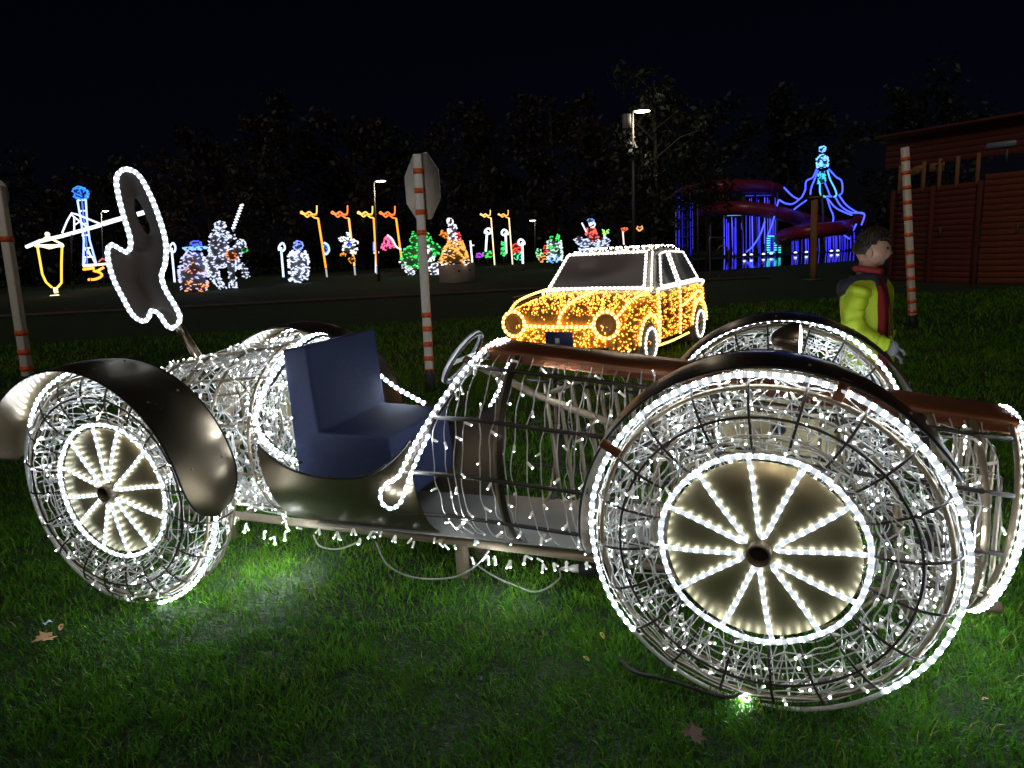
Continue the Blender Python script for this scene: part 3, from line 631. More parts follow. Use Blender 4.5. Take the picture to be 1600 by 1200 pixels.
for sy in (1, -1):
    hc = np.array([.05, sy * .60, .605]); T = np.linspace(0, 2 * PI, 41)[:-1]
    h_ = MB().lathe([(.135, -.06), (.135, .02), (.118, .035), (.11, .02), (.06, .012), (.001, .01)], hc, (1, sy * .12, 0), 22, 0).build('headlight', mat('amber_disc', (.36, .2, .07), .4, .3), TR, True)
    MB().tube(hc + np.stack([0 * T + .04, .15 * np.cos(T), .15 * np.sin(T)], 1), .018, 6, True).build('rope_light', M['rope_amber'], h_, True)
    trope([(.03, sy * .72, .70), (-.25, sy * .755, .83), (-.6, sy * .76, .89), (-1.0, sy * .74, .93)])
    trope([(-1.0, sy * .80, .91), (-1.9, sy * .805, .91), (-2.6, sy * .80, .91), (-3.1, sy * .75, .87), (-3.33, sy * .62, .74)], 'rope_warm')
    trope([(-1.02, sy * .80, .9), (-1.06, sy * .81, .6), (-1.06, sy * .80, .25)])
    trope([(-1.85, sy * .80, .9), (-1.87, sy * .81, .6), (-1.87, sy * .80, .25)])
    trope([(-1.95, sy * .81, .62), (-2.4, sy * .81, .70), (-2.7, sy * .80, .76), (-2.9, sy * .79, .68), (-2.4, sy * .81, .60)])
    trope([(-.95, sy * .80, .22), (-1.5, sy * .81, .21), (-2.2, sy * .81, .22)])
    for xw in (-.72, -2.72):
        wc = np.array([xw, sy * .74, .285]); T = np.linspace(0, 2 * PI, 41)[:-1]
        w_ = MB().lathe([(.05, .06), (.15, .075), (.20, .075), (.27, .06), (.285, .02), (.285, -.10), (.1, -.11), (.001, -.11)], wc, (0, sy, 0), 24).build('wheel', M['roof_net'], TR, True)
        MB().tube(wc + np.stack([.19 * np.cos(T), 0 * T + sy * .085, .19 * np.sin(T)], 1), .011, 6, True).build('rope_light', M['rope_warm'], w_, True)
        ta = np.linspace(.05, PI - .05, 18); MB().tube(wc + np.stack([.345 * np.cos(ta), 0 * ta + sy * .07, .345 * np.sin(ta)], 1), .017, 6).build('wheel_arch_rope', M['rope_amber'], TR, True)
trope([(.085, -.45, .585), (.10, 0, .575), (.085, .45, .585)])
trope([(.09, .0, .60), (.02, .02, .74), (-.3, .03, .85), (-.95, .04, .925)])
trope([(-.97, -.74, .92), (-.97, 0, .94), (-.97, .74, .92)], 'rope_warm')
trope([(.0, -.66, .28), (.085, 0, .26), (.0, .66, .28)])
npl = MB().box((.115, .02, .44), (.012, .36, .17), bev=.003).build('number_board', mat('navy_board', (.03, .04, .13), .5), TR)
MB().box((.123, .0, .42), (.004, .055, .06)).build('sticker', M['white_paint'], npl)
MB().tube([(.10, -.62, .33), (.125, -.3, .32), (.125, .3, .32), (.10, .62, .33)], .03, 8).build('bumper', M['darkrod'], TR, True)
ab = MB(); wb = MB()
def dot(mb, p, s=.008): mb.ell(p, (s, s, s), 4, 3)
lb = np.array(LB)
for i in range(4200):
    x_ = -3.3 + 3.36 * rng.random(); hw, z0, z1 = (np.interp(-x_, -lb[:, 0], lb[:, j]) for j in (1, 2, 3)); q = rng.random() * (2 * hw + 2 * (z1 - z0)); k = (abs(q - hw)) if q < 2 * hw else 0
    y, z = (q - hw, z1 - (z1 - z0) * .5 * (1 - (1 - min(1, abs(q - hw) / hw) ** 6) ** (1 / 6))) if q < 2 * hw else (hw * (1 if q < 2 * hw + z1 - z0 else -1), z0 + (q - 2 * hw) % (z1 - z0)); y *= 1 if q < 2 * hw else (1 - abs((z - (z0 + z1) / 2) / ((z1 - z0) / 2)) ** 6) ** (1 / 6)
    if z > z0 + .03 and not (z > .86 and -2.95 < x_ < -1.0): dot(ab, (x_, y * 1.012, z + .006), .0065 + .004 * rng.random())
for i in range(620):
    yy = rng.uniform(-.58, .58); zz = rng.uniform(.25, .72); dot(ab, (.07 - .05 * (zz > .6), yy, zz), .0065 + .004 * rng.random())
for i in range(260):
    x_ = rng.uniform(-2.65, -1.4); dot(wb, (x_, rng.uniform(-.6, .6), np.interp(-x_, [1.4, 1.75, 2.3, 2.65], [1.36, 1.42, 1.405, 1.33]) + .012), .009)
    if i % 2: sy = rng.choice([-1, 1]); k = rng.random(); dot(wb, (-1.0 - .42 * k + .02, sy * (.73 - .13 * k), .88 + .48 * k), .009)
tag(ab.build('led_string', M['amber_tip'], TR), kind='stuff'); tag(wb.build('led_string', M['warm_tip'], TR), kind='stuff')
nm = MB()   # netting wires on the front and sides
for z in np.arange(.28, .72, .045): nm.tube([(.045 - .05 * (z > .58), -.6, z), (.078 - .05 * (z > .58), 0, z), (.045 - .05 * (z > .58), .6, z)], .003, 3, cap=False)
for sy in (1, -1):
    for z in np.arange(.3, .9, .05): nm.tube([(-.2, sy * .775, z), (-1.2, sy * .80, z), (-2.4, sy * .80, z), (-3.0, sy * .775, z)], .003, 3, cap=False)
    for x_ in np.arange(-3.0, -.2, .06): nm.tube([(x_, sy * .80, .25), (x_, sy * .805, .55), (x_, sy * .79, .86)], .003, 3, cap=False)
for y in np.arange(-.55, .56, .05): nm.tube([(.066, y, .28), (.072, y, .55), (.02, y, .72), (-.2, y, .81), (-.9, y, .895)], .003, 3, cap=False)
tag(nm.build('netting', M['rod'], TR), kind='stuff')

# ================================================================== striped posts and sign
def striped_post(name, label, base, top, w, bands, sleeve, loc_group=None):
    base = np.asarray(base, float); top = np.asarray(top, float)
    o = thing(name, label, 'post', base, 0, loc_group); d = top - base; L = np.linalg.norm(d); ez = d / L; ex = nrm(np.cross((0, 1, 0.0), ez)); ey = np.cross(ez, ex); R_ = np.stack([ex, ey, ez], 1)
    MB().box(ez * (L + sleeve) / 2, (w, w, L - sleeve), R_, bev=.008).build('pole', M['white_paint'], o)
    MB().box(ez * sleeve / 2, (w * 1.1, w * 1.1, sleeve), R_, bev=.008).build('sleeve', M['black'], o)
    for a, b in bands: MB().box(ez * L * (a + b) / 2, (w + .006, w + .006, L * (b - a)), R_).build('stripe', M['orange_band'], o)
    return o, R_
def bandlist(ys, y0, y1, h): return [((y0 - y - h / 2) / (y0 - y1), (y0 - y + h / 2) / (y0 - y1)) for y in ys]
b0 = PX(673, 612, 7.32); b0[2] = 0; t0 = PX(652, 241, 7.30)
o, R_ = striped_post('sign_post', 'white post with orange bands carrying the back of an octagonal sign', b0, t0, .088, bandlist([266, 295, 327, 358, 486, 508, 533, 556, 577], 612, 241, 8), .26)
c_ = t0 - b0 + np.array([.012, .085, -.32]); a_ = np.arange(8) * PI / 4 + PI / 8; sn = nrm((-.78, -.62, 0)); su_ = nrm(np.cross((0, 0, 1), sn))
MB().poly([c_ + .335 * (math.cos(t) * su_ + math.sin(t) * np.array([0, 0, 1])) / math.cos(PI / 8) for t in a_], sn, .006).build('sign_plate', M['signback'], o)
b0 = PX(48, 612, 9.4); b0[2] = 0; t0 = PX(-2, 290, 9.38)
o, R_ = striped_post('sign_post', 'leaning white post with red bands cut off by the left picture edge', b0, t0, .11, bandlist([373, 525, 557, 585], 612, 290, 9), .12)
o['label'] = 'leaning pale post with red bands left of the bronze rear mudguard'
sq = t0 - b0 + np.array([-.16, -.05, -.10]); sn = nrm((.5, -.86, 0)); su_ = nrm(np.cross((0, 0, 1), sn)); a_ = np.arange(20) * 2 * PI / 20
MB().poly([sq + .26 * (math.cos(t) * su_ + math.sin(t) * np.array([0, 0, 1])) for t in a_], sn, .008).build('sign_plate', M['signback'], o)
b0 = PX(1426, 520, 10.0); t0 = PX(1414, 230, 9.98); b0[2] = 0
striped_post('marker_post', 'slim white post with orange bands standing before the red timber building', b0, t0, .085, bandlist([248, 269, 292, 315, 340, 366, 394, 416, 436, 455, 474, 491], 520, 230, 6), .2)
bb = PX(1270, 438, 21.2); bb[2] = 0; tt = PX(1273, 310, 21.2)
bp_ = thing('timber_post', 'brown timber post in front of the blue light sculpture', 'post', bb)
M['timber'] = mat('timber', (.30, .14, .06), .8, var=.35, vscale=12, bump=.3)
MB().tube([(0, 0, 0), (0, 0, .6), (tt - bb) * .5, tt - bb], .10, 10).build('pole', M['timber'], bp_, True); MB().box(tt - bb + np.array([0, 0, .03]), (.32, .3, .05), bev=.01).build('cap', M['timber'], bp_)
MB().box((0, 0, .03), (.5, .5, .05), bev=.01).build('base_plate', M['galv'], bp_)

# ================================================================== red timber building on the right
M['redwood'] = mat('red_boards', (.125, .024, .016), .8, var=.3, vscale=5, bump=.2)
M['redwood2'] = mat('orange_boards', (.18, .046, .021), .8, var=.3, vscale=5, bump=.2)
M['rooftim'] = mat('roof_timber', (.11, .021, .014), .85, var=.3, vscale=3)
A0 = np.array([10.85, 19.3, 0]); A1 = np.array([11.55, 16.9, 0]); A2 = np.array([14.4, 12.2, 0]); A2 = A1 + (A1 - A0) / np.linalg.norm(A1 - A0) * 0 + np.array([2.6, -2.9, 0])
BLD = thing('timber_building', 'dark red timber building with a wide roof and open railing gap', 'building', A0)
def bwall(p, q, h, m, zb=0.0, bh=.145):
    d = q - p; L = np.linalg.norm(d); e = d / L; n = np.array([-e[1], e[0], 0]) * -1; R_ = np.stack([e, np.array([-e[1], e[0], 0]), (0, 0, 1)], 1); z = zb; i = 0
    me = MB().box((0, 0, 0), (L, .05, bh - .012), bev=.005).mesh('board', m)
    while z < h - .02:
        M_ = Matrix([[*R_[0], 0], [*R_[1], 0], [*R_[2], 0], [0, 0, 0, 1]]); c = (p + q) / 2 - A0 + np.array([0, 0, z + bh / 2]) + R_[:, 1] * (.004 * (i % 2)); M_.translation = Vector(c)
        put('board', me, BLD, M_); z += bh; i += 1
    MB().box((p + q) / 2 - A0 + np.array([0, 0, zb + (h - zb) / 2]) + R_[:, 1] * .05, (L, .03, h - zb), R_).build('wall', M['rooftim'], BLD)
    return R_, L
Rb, Lb = bwall(A0, A1, 2.42, M['redwood'])
Rc, Lc = bwall(A1 + np.array([.06, -.1, 0]), A2, 2.5, M['redwood2'])
Rz = np.array([-3.2, 1.6, 0]); 
for p in (A0, (A0 + A1) / 2, A1 + np.array([.02, -.05, 0])):
    MB().box(p - A0 + np.array([0, 0, 1.24]) - Rb[:, 1] * .04, (.09, .09, 2.48), Rb, bev=.006).build('corner_post', M['rooftim'], BLD)
for f_, w_ in ((.25, A0 + (A1 - A0) * .62), (.25, A1 + (A2 - A1) * .22)):
    MB().box(w_ - A0 + np.array([0, 0, 1.30]) - Rb[:, 1] * .05, (.05, .04, .24), Rb, bev=.008).build('handle', M['galv'], BLD)
# roof beam / fascia and rafters above an open strip
for k, (p, q, z0, z1, m) in enumerate(((A0 + np.array([-.12, .3, 0]), A2 + np.array([.3, -.3, 0]), 3.05, 3.75, 'rooftim'),)):
    d = q - p; e = nrm(d); R_ = np.stack([e, np.array([-e[1], e[0], 0]), (0, 0, 1)], 1)
    for j in range(5): MB().box((p + q) / 2 - A0 + np.array([0, 0, z0 + .08 + .16 * j]), (np.linalg.norm(d), .05, .150), R_, bev=.004).build('roof_board', M[m], BLD)
    MB().box((p + q) / 2 - A0 + np.array([0, 0, 3.92]) + R_[:, 1] * 1.4, (np.linalg.norm(d) + .4, 3.4, .08), R_).build('roof', M['rooftim'], BLD)
for f_ in (.06, .36, .55, .75, .97): MB().box(A0 * 0 + (A1 - A0) * f_ + np.array([0, 0, 2.75]), (.07, .07, .75), Rb, bev=.005).build('gap_post', M['timber'], BLD)
for f_ in (.18, .44): MB().box((A1 - A0) * f_ + np.array([0, 0, 2.95]) + Rb[:, 1] * .2, (.42, .05, .22), Rb, bev=.005).build('gap_plank', M['timber'], BLD)
for f_ in (.3, .65, .9): MB().box((A1 - A0) + (A2 - A1) * f_ + np.array([0, 0, 2.8]), (.07, .07, .7), Rc, bev=.005).build('gap_post', M['timber'], BLD)
for f_ in (.50, .86): MB().tube([(A1 - A0) * f_ + np.array([0, 0, 2.95]), (A1 - A0) * (f_ + .13) + np.array([0, 0, 3.15])], .03, 6).build('brace', M['rooftim'], BLD)
fl = PX(1565, 226, 14.6)
fo = thing('floodlight', 'unlit grey floodlight bar under the timber building eaves', 'floodlight', fl, math.atan2((A2 - A1)[1], (A2 - A1)[0]))
MB().box((0, 0, 0), (.52, .10, .12), bev=.02).build('housing', mat('flood_grey', (.16, .22, .26), .5), fo); MB().box((.1, .03, -.22), (.04, .04, .34)).build('arm', M['galv'], fo)

# ================================================================== boy in a yellow-green jacket
BO = np.array([2.08, 3.93, 0]); BY = thing('person', 'child in bright yellow-green jacket and red scarf walking past behind the car', 'person', BO, -.55)   # local +x = walking direction
M['skin'] = mat('skin', (.52, .32, .23), .55, var=.06, vscale=10); M['hair'] = mat('dark_hair', (.035, .025, .018), .6, var=.4, vscale=60, bump=.4)
M['jacket'] = mat('yellow_green_jacket', (.42, .56, .02), .65, var=.12, vscale=9, bump=.15); M['navy'] = mat('navy_cloth', (.015, .017, .03), .8); M['red'] = mat('red_scarf', (.26, .018, .020), .8, var=.15, vscale=30, bump=.2)
M['trouser'] = mat('dark_trousers', (.02, .022, .03), .8); M['glove'] = mat('grey_glove', (.16, .17, .19), .8)
def skin_mesh(name, verts, edges, radii, m, parent, levels=2, root=0):
    me = bpy.data.meshes.new(name); me.from_pydata([tuple(v) for v in verts], edges, []); o = bpy.data.objects.new(name, me); COL.objects.link(o)
    md = o.modifiers.new('skin', 'SKIN'); 
    for i, r in enumerate(radii): me.skin_vertices[0].data[i].radius = (r, r) if np.isscalar(r) else r
    me.skin_vertices[0].data[root].use_root = True
    sb = o.modifiers.new('sub', 'SUBSURF'); sb.levels = levels; sb.render_levels = levels
    dg = bpy.context.evaluated_depsgraph_get(); me2 = bpy.data.meshes.new_from_object(o.evaluated_get(dg)); bpy.data.objects.remove(o)
    me2.materials.clear(); me2.materials.append(m); me2.polygons.foreach_set('use_smooth', np.ones(len(me2.polygons), bool)); me2.name = name
    return put(name, me2, parent)
# body: legs, neck, hands (head is a shaped part of the same figure)
hv = MB()
th = np.linspace(0, PI, 25); ph_ = np.linspace(0, 2 * PI, 33)[:-1]
def headpt(t, p):
    # x forward, z up; unit head about 0.105 half height
    d = np.array([math.sin(t) * math.cos(p), math.sin(t) * math.sin(p), math.cos(t)])
    rx = .084 if d[0] > 0 else .092; q = np.array([d[0] * rx, d[1] * .070, d[2] * .105])
    f = max(0, d[0]) 
    if d[2] < -.1: q[0] *= 1 - .10 * (-d[2]) if d[0] > 0 else 1 - .35 * (-d[2]); q[1] *= 1 - .28 * (-d[2])
    s = abs(d[1])
    nose = math.exp(-((d[1]) / .16) ** 2 - ((d[2] + .14) / .16) ** 2) * f; q[0] += .024 * nose
    q[0] += .008 * math.exp(-(d[1] / .5) ** 2 - ((d[2] - .22) / .12) ** 2) * f - .010 * math.exp(-((s - .32) / .14) ** 2 - ((d[2] - .06) / .09) ** 2) * f
    q[0] += .007 * math.exp(-(d[1] / .3) ** 2 - ((d[2] + .42) / .07) ** 2) * f - .006 * math.exp(-(d[1] / .35) ** 2 - ((d[2] + .53) / .04) ** 2) * f + .008 * math.exp(-(d[1] / .35) ** 2 - ((d[2] + .72) / .13) ** 2) * f
    return q
HC = np.array([.018, 0, 1.372]); Rt = np.array([[math.cos(.05), 0, math.sin(.05)], [0, 1, 0], [-math.sin(.05), 0, math.cos(.05)]])
hv.grid(np.array([[HC + Rt @ headpt(t, p) for p in ph_] for t in th]), 0, True)
for sy in (-1, 1):   # ears
    hv.ell(HC + np.array([-.012, sy * .068, -.012]), (.020, .010, .031), 8, 7)
hv.tube([(-.015, 0, 1.16), (-.008, 0, 1.25), (.005, 0, 1.33)], [.06, .05, .05], 12)
for sy, sw_ in ((-1, .16), (1, -.16)):   # legs mid stride
    hv.tube(smoothpath([(0, sy * .075, .78), (sw_ * .6, sy * .08, .45), (sw_ * .55 - .05, sy * .08, .10)], 16), np.interp(np.arange(17), [0, 8, 16], [.085, .062, .045]), 10, mi=1)
    hv.tube([(sw_ * .55 - .09, sy * .08, .045), (sw_ * .55, sy * .085, .055), (sw_ * .55 + .13, sy * .09, .03)], [.035, .05, .03], 8, mi=2)
hand = np.array([.150, -.152, .835])
hv.ell(hand, (.035, .018, .045), 8, 6, 3)
for k in range(4): hv.tube(smoothpath([hand + (.012 - .0 + .01 * k * .3, -.012 + .009 * k, -.03), hand + (.04, -.014 + .009 * k, -.055), hand + (.045, -.012 + .009 * k, -.085 + .004 * abs(k - 1.5))], 8), .0085, 6, mi=3)
hv.tube([hand + (.02, -.01, .01), hand + (.05, -.01, -.01), hand + (.06, -.008, -.035)], .009, 6, mi=3)
hv.build('body', [M['skin'], M['trouser'], M['black'], M['glove']], BY, True)
for sy in (-1, 1): MB().ell(HC + np.array([.073, sy * .028, .012]), (.010, .011, .008), 8, 6).build('eye', M['navy'], BY, True)
# hair cap
hr = MB(); rows = []
for t in np.linspace(0, 1.75, 14):
    row = []
    for p in ph_:
        lim = 1.02 if math.cos(p) > .25 else (1.25 if math.cos(p) > -.1 else 1.85); tt_ = min(t, lim)
        q = headpt(tt_, p); row.append(HC + Rt @ (q * (1.075 + .02 * rng.random()) + np.array([-.004, 0, .006 if t < 1 else 0])))
    rows.append(row)
for row in rows[:11]:
    for q in row[::1]:
        d = nrm(q - HC) + rdir()[0] * .35 + np.array([.25, 0, .1]); hr.tube([q - d * .004, q + d * .010, q + d * .018 + np.array([.004, 0, -.003])], [.0035, .003, .0008], 3, cap=False)
hr.grid(np.array(rows), 0, True).build('hair', M['hair'], BY, True)
# jacket: open-fronted torso loft + sleeves, red sweater inside
J = [(.70, .165, .130, .01), (.76, .172, .138, .01), (.84, .165, .13, .005), (.92, .158, .128, .0), (1.0, .160, .13, -.003), (1.08, .166, .134, -.006), (1.15, .162, .130, -.01), (1.20, .130, .11, -.012), (1.235, .085, .085, -.008)]
jk = MB(); P_ = []; tj = np.linspace(.22, 2 * PI - 1.05, 40)
for z, wy, wx, x0 in J:
    fold = 1 + .028 * np.sin(6 * tj + z * 34) + .02 * np.sin(11 * tj - z * 55); flare = 1 + .10 * np.exp(-((tj - .22) / .25) ** 2) + .08 * np.exp(-((tj - 2 * PI + 1.05) / .25) ** 2)
    P_.append(np.stack([x0 + wx * np.cos(tj) * fold * flare, wy * np.sin(tj) * fold, z + .010 * np.sin(3 * tj + 1)], 1))
P_ = np.array(P_); jk.grid(P_); Q_ = P_.copy(); Q_[:, :, :2] *= .955; jk.grid(Q_[:, ::-1]); jk.build('jacket', M['jacket'], BY, True)
tq = np.arange(24) * 2 * PI / 24; MB().grid(np.array([np.stack([x0 + .90 * wx * np.cos(tq), .86 * wy * np.sin(tq), z + 0 * tq], 1) for z, wy, wx, x0 in J]), 0, True).build('sweater', M['red'], BY, True)
def sleeve(pts, rr):
    p = smoothpath(pts, 40); n = len(p); r = np.interp(np.linspace(0, 1, n), np.linspace(0, 1, len(rr)), rr) * (1 + .045 * np.sin(np.arange(n) * 1.3) + .03 * rng.normal(size=n)); mb = MB().tube(p, r, 14); mb.v[-1] += rng.normal(size=mb.v[-1].shape) * .0022; return mb.build('sleeve', M['jacket'], BY, True)
sleeve([(-.02, -.135, 1.17), (-.05, -.185, 1.05), (-.03, -.195, .95), (.05, -.175, .885), (.125, -.155, .855)], [.060, .058, .053, .047, .038])
sleeve([(-.02, .135, 1.17), (-.045, .185, 1.05), (.0, .195, .95), (.08, .18, .88), (.14, .16, .86)], [.060, .058, .053, .047, .038])
MB().lathe([(.10, -.09), (.135, -.02), (.12, .035), (.09, .06)], (-.035, 0, 1.185), (-.30, 0, 1), 18).build('hood', M['navy'], BY, True)
MB().tube(smoothpath([(-.06, -.03, 1.275), (-.02, -.068, 1.272), (.045, -.058, 1.262), (.065, 0, 1.255), (.045, .058, 1.265), (-.02, .068, 1.275), (-.06, .03, 1.278)], 40, True), .019, 8, True).build('scarf', M['red'], BY, True)
sf = [(.068, -.055, 1.235), (.115, -.068, 1.13), (.135, -.075, 1.0), (.145, -.075, .90)]; sp_ = smoothpath(sf, 18)
sg_ = np.array([[q + np.array([0, d, 0]) + np.array([-.006 * abs(d) * 20, 0, 0]) for d in np.linspace(-.045, .045, 5)] for q in sp_]); m_ = MB().grid(sg_); m_.grid(sg_[:, ::-1] - np.array([.014, 0, 0])); m_.build('scarf_end', M['red'], BY, True)

# ================================================================== lights of the park behind
EM = {}
def glow(col, s):
    k = (col, s)
    if k not in EM: EM[k] = mat('light_%d' % len(EM), tuple(min(.9, .3 + .5 * c) for c in col), .4, emit=col, es=s * .45)
    return EM[k]
WHITE = (.80, .88, 1.0); BLUE = (.05, .10, 1.0); CYAN = (.10, .55, 1.0); ORANGE = (1.0, .34, .02); YELLOW = (1.0, .62, .06); RED = (1.0, .05, .03); GREEN = (.03, .75, .12); PINK = (1.0, .12, .32); PURPLE = (.5, .05, .9); LIME = (.35, .9, .15); GOLD = (1.0, .50, .10)
M['stake'] = mat('dark_stake', (.04, .04, .045), .6, .3)
NETC = {}
def net(col):
    if col not in NETC: NETC[col] = mat('net_%d' % len(NETC), tuple(.10 + .22 * c for c in col), .8, var=.5, vscale=6)
    return NETC[col]
def gY(px, py): 
    v = Fv + Rv * (px - 800) / FPX - Uv * (py - 600) / FPX; return -CAMH / v[2] * v[1] if v[2] < -1e-4 else 1e9
class Fig:
    def __init__(s, name, label, cat, bpx, Y=None, group=None):
        s.Y = Y or gY(*bpx); s.b = PX(*bpx, s.Y); s.o = thing(name, label, cat, s.b, 0, group); s.px = s.Y / FPX * 1.02
        if s.b[2] > .06: MB().tube([(0, 0, -s.b[2]), (0, 0, .05)], .045, 6).build('stake', M['stake'], s.o, True)
    def L(s, px, py, dy=0.0): return PX(px, py, s.Y + dy) - s.b
    def rope(s, pts, col, st=1.6, r=.8, name='rope_light', closed=False, smooth=False, parent=None):
        p = np.array([s.L(*q) for q in pts])
        if smooth: p = smoothpath(p, 8 * len(p), closed)
        return MB().tube(p, r * s.px, 6, closed and not smooth).build(name, glow(col, st), parent or s.o, True)
    def form(s, name, prims, col, st=1.6, n=120, ln=3.2, core=None):
        """netted 3-D form: ellipsoids (px,py,dy,rx,ry,rz in px) or limbs [(px,py,dy,r)...] covered in short LED strokes"""
        c = MB(); k = MB(); tot = []
        for q in prims:
            if isinstance(q[0], (int, float)):
                px, py, dy, rx, ry, rz = q; ce = s.L(px, py, dy * s.px); rad = np.array([rx, ry, rz]) * s.px; c.ell(ce, rad * .93, 12, 9)
                tot.append((rx * rz * 4, lambda ce=ce, rad=rad: (lambda d: (ce + d * rad, nrm(d / rad)))(rdir()[0])))
            else:
                pp = np.array([s.L(a, b, d * s.px) for a, b, d, r in q]); rr = np.array([r for *_, r in q]) * s.px; c.tube(pp, rr * .93, 8)
                def f(pp=pp, rr=rr):
                    i = rng.integers(0, len(pp) - 1); t = rng.random(); m = pp[i] * (1 - t) + pp[i + 1] * t; ax = nrm(pp[i + 1] - pp[i]); d = rdir()[0]; d = nrm(d - ax * (d @ ax)); return m + d * (rr[i] * (1 - t) + rr[i + 1] * t), d
                tot.append((sum(np.linalg.norm(np.diff(pp, axis=0), axis=1)) / s.px * rr.mean() / s.px * 2.4, f))
        o = c.build(name, net(core or col), s.o, True); w = np.array([float(a) for a, _ in tot]); w /= w.sum()
        for i in rng.choice(len(tot), n, p=w):
            p, d = tot[i][1](); t = nrm(np.cross(d, rdir()[0]) + np.array([1.5, 0, .35 * rng.normal()])); h = ln * s.px * (.5 + .6 * rng.random()); k.tube([p - t * h / 2, p + d * .3 * s.px, p + t * h / 2], s.px * (.62 + .4 * rng.random()), 4)
        tag(k.build('led_string', glow(col, st), o), kind='stuff'); return o

# lantern, tower, crane, anchor
f = Fig('light_lantern', 'yellow rope-light street lantern outline beside the white crane', 'light sculpture', (85, 462))
f.rope([(58, 383), (62, 405), (66, 428), (72, 441), (81, 449)], YELLOW, 1.5, 1.7, 'frame_bar'); f.rope([(97, 384), (96, 412), (96, 442), (90, 449)], YELLOW, 1.5, 1.7, 'frame_bar')
f.rope([(55, 384), (99, 384)], (1, .85, .5), 2.2, 2.0, 'roof_edge'); f.rope([(56, 382), (68, 374), (75, 368), (82, 374), (98, 382)], (1, .85, .5), 2, 1.5, 'roof'); f.rope([(62, 384), (77, 388), (94, 384)], (1, .85, .5), 2, 1.3, 'roof_edge')
MB().ell(f.L(74, 366), np.array([3.4, 3.4, 3.4]) * f.px).build('finial', glow((1, .85, .5), 1.8), f.o, True)
f.rope([(86, 449), (88, 458)], (1, .8, .35), 2, 3.2, 'stem'); f.rope([(79, 463), (92, 462)], (1, .85, .5), 2, 1.8, 'foot')
f = Fig('light_tower', 'tapering blue and white light tower with blue globe on top', 'light sculpture', (141, 436), 62)
for a, b, c, d in ((121, 131, 130, 416), (134, 138, 150, 414)):
    f.rope([(a, 313), ((a + b) / 2 + .5, 345), (b, 375), (c + (d - 414) * 0, 415)] if a == 121 else [(a, 312), (136, 345), (140, 375), (151, 414)], (.35, .5, 1.0), 1.8, 1.5, 'tower_leg')
f.rope([(128, 313), (131, 345), (135, 380), (136, 412)], BLUE, 1.6, 1.2, 'tower_leg'); 
for y_, x0, x1 in ((313, 121, 134), (330, 123, 135), (350, 126, 137), (368, 128, 139), (388, 130, 143), (402, 131, 147), (414, 130, 151)): f.rope([(x0, y_), (x1, y_ - 1)], (.6, .75, 1.0), 1.5, 1.1, 'cross_bar')
for q in ([(131, 414), (138, 390), (149, 413)], [(132, 388), (143, 402)]): f.rope(q, (.6, .75, 1.0), 1.5, 1.0, 'cross_bar')
f.form('globe', [(126, 302, 0, 10, 10, 9.5)], (.02, .22, 1.0), 1.5, 90, 4); T = np.linspace(0, 2 * PI, 24)
for k_ in (10, 4): f.rope([(126 + k_ * math.cos(t), 302 - 9.5 * math.sin(t)) for t in T], (.03, .30, 1.0), 1.6, .8, 'meridian')
f = Fig('light_crane', 'white rope-light crane boom with a triangular frame crossing the blue tower', 'light sculpture', (112, 440), 58)
f.rope([(41, 386), (62, 377), (96, 369), (128, 360), (157, 352)], WHITE, 1.8, 2.6, 'boom'); f.rope([(160, 350), (180, 344), (201, 338)], WHITE, 1.8, 3.2, 'boom'); f.rope([(211, 336), (231, 330)], WHITE, 1.8, 3.2, 'boom')
f.rope([(97, 364), (105, 345), (112, 333), (120, 335), (140, 343), (160, 351)], WHITE, 1.6, 1.3, 'truss'); f.rope([(116, 338), (116, 360)], WHITE, 1.5, 1.2, 'truss'); f.rope([(112, 336), (130, 350), (140, 358)], WHITE, 1.5, 1.0, 'truss'); f.rope([(116, 352), (125, 346)], WHITE, 1.5, .9, 'truss')
MB().tube([f.L(112, 365), f.L(112, 440) ], .09, 6).build('mast', M['stake'], f.o, True)
f = Fig('light_anchor', 'orange light ornament with crossed bars at the foot of the blue tower', 'light sculpture', (152, 441), 62.5)
f.rope([(130, 421), (147, 419)], ORANGE, 2.2, 1.8, 'bar'); f.rope([(146, 423), (156, 426), (159, 431), (150, 436), (138, 437)], ORANGE, 2.2, 1.8, 'bar', smooth=True); f.rope([(151, 424), (162, 418)], ORANGE, 2.2, 1.8, 'bar'); f.rope([(130, 416), (169, 412)], (1, .75, .45), 2, 1.6, 'bar'); f.rope([(173, 413), (175, 428), (176, 437), (181, 439)], ORANGE, 2.2, 2.4, 'bar'); f.rope([(154, 409), (160, 404), (168, 407)], (.9, .12, .02), .5, 1.2, 'bar')
# robed figure, knight, halberds, guard
def halberd(label, base, top, side=1, col=(.55, .68, 1.0), Y=None):
    f = Fig('light_halberd', label, 'light sculpture', base, Y, 'halberds of light'); (bx_, by_), (tx, ty) = base, top; h = by_ - ty
    f.rope([base, (tx, ty + .12 * h)], col, 1.8, 1.6, 'shaft'); f.rope([(tx + side * 1, ty + .24 * h), (tx + side * 5, ty + .2 * h), (tx + side * 6, ty + .10 * h), (tx + side * 3, ty), (tx - side * 1, ty + .04 * h), (tx - side * 3.5, ty + .14 * h), (tx - side * 3, ty + .22 * h)], col, 1.6, 1.5, 'blade', smooth=True); return f
halberd('blue-white halberd of light partly behind the cut-out plate', (273, 441), (268, 380))
halberd('halberd of light left of the striped white guard figure', (443, 433), (439, 380))
f = Fig('light_robed_figure', 'squat robed light figure with blue hat and orange hem beside the knight', 'light sculpture', (302, 456))
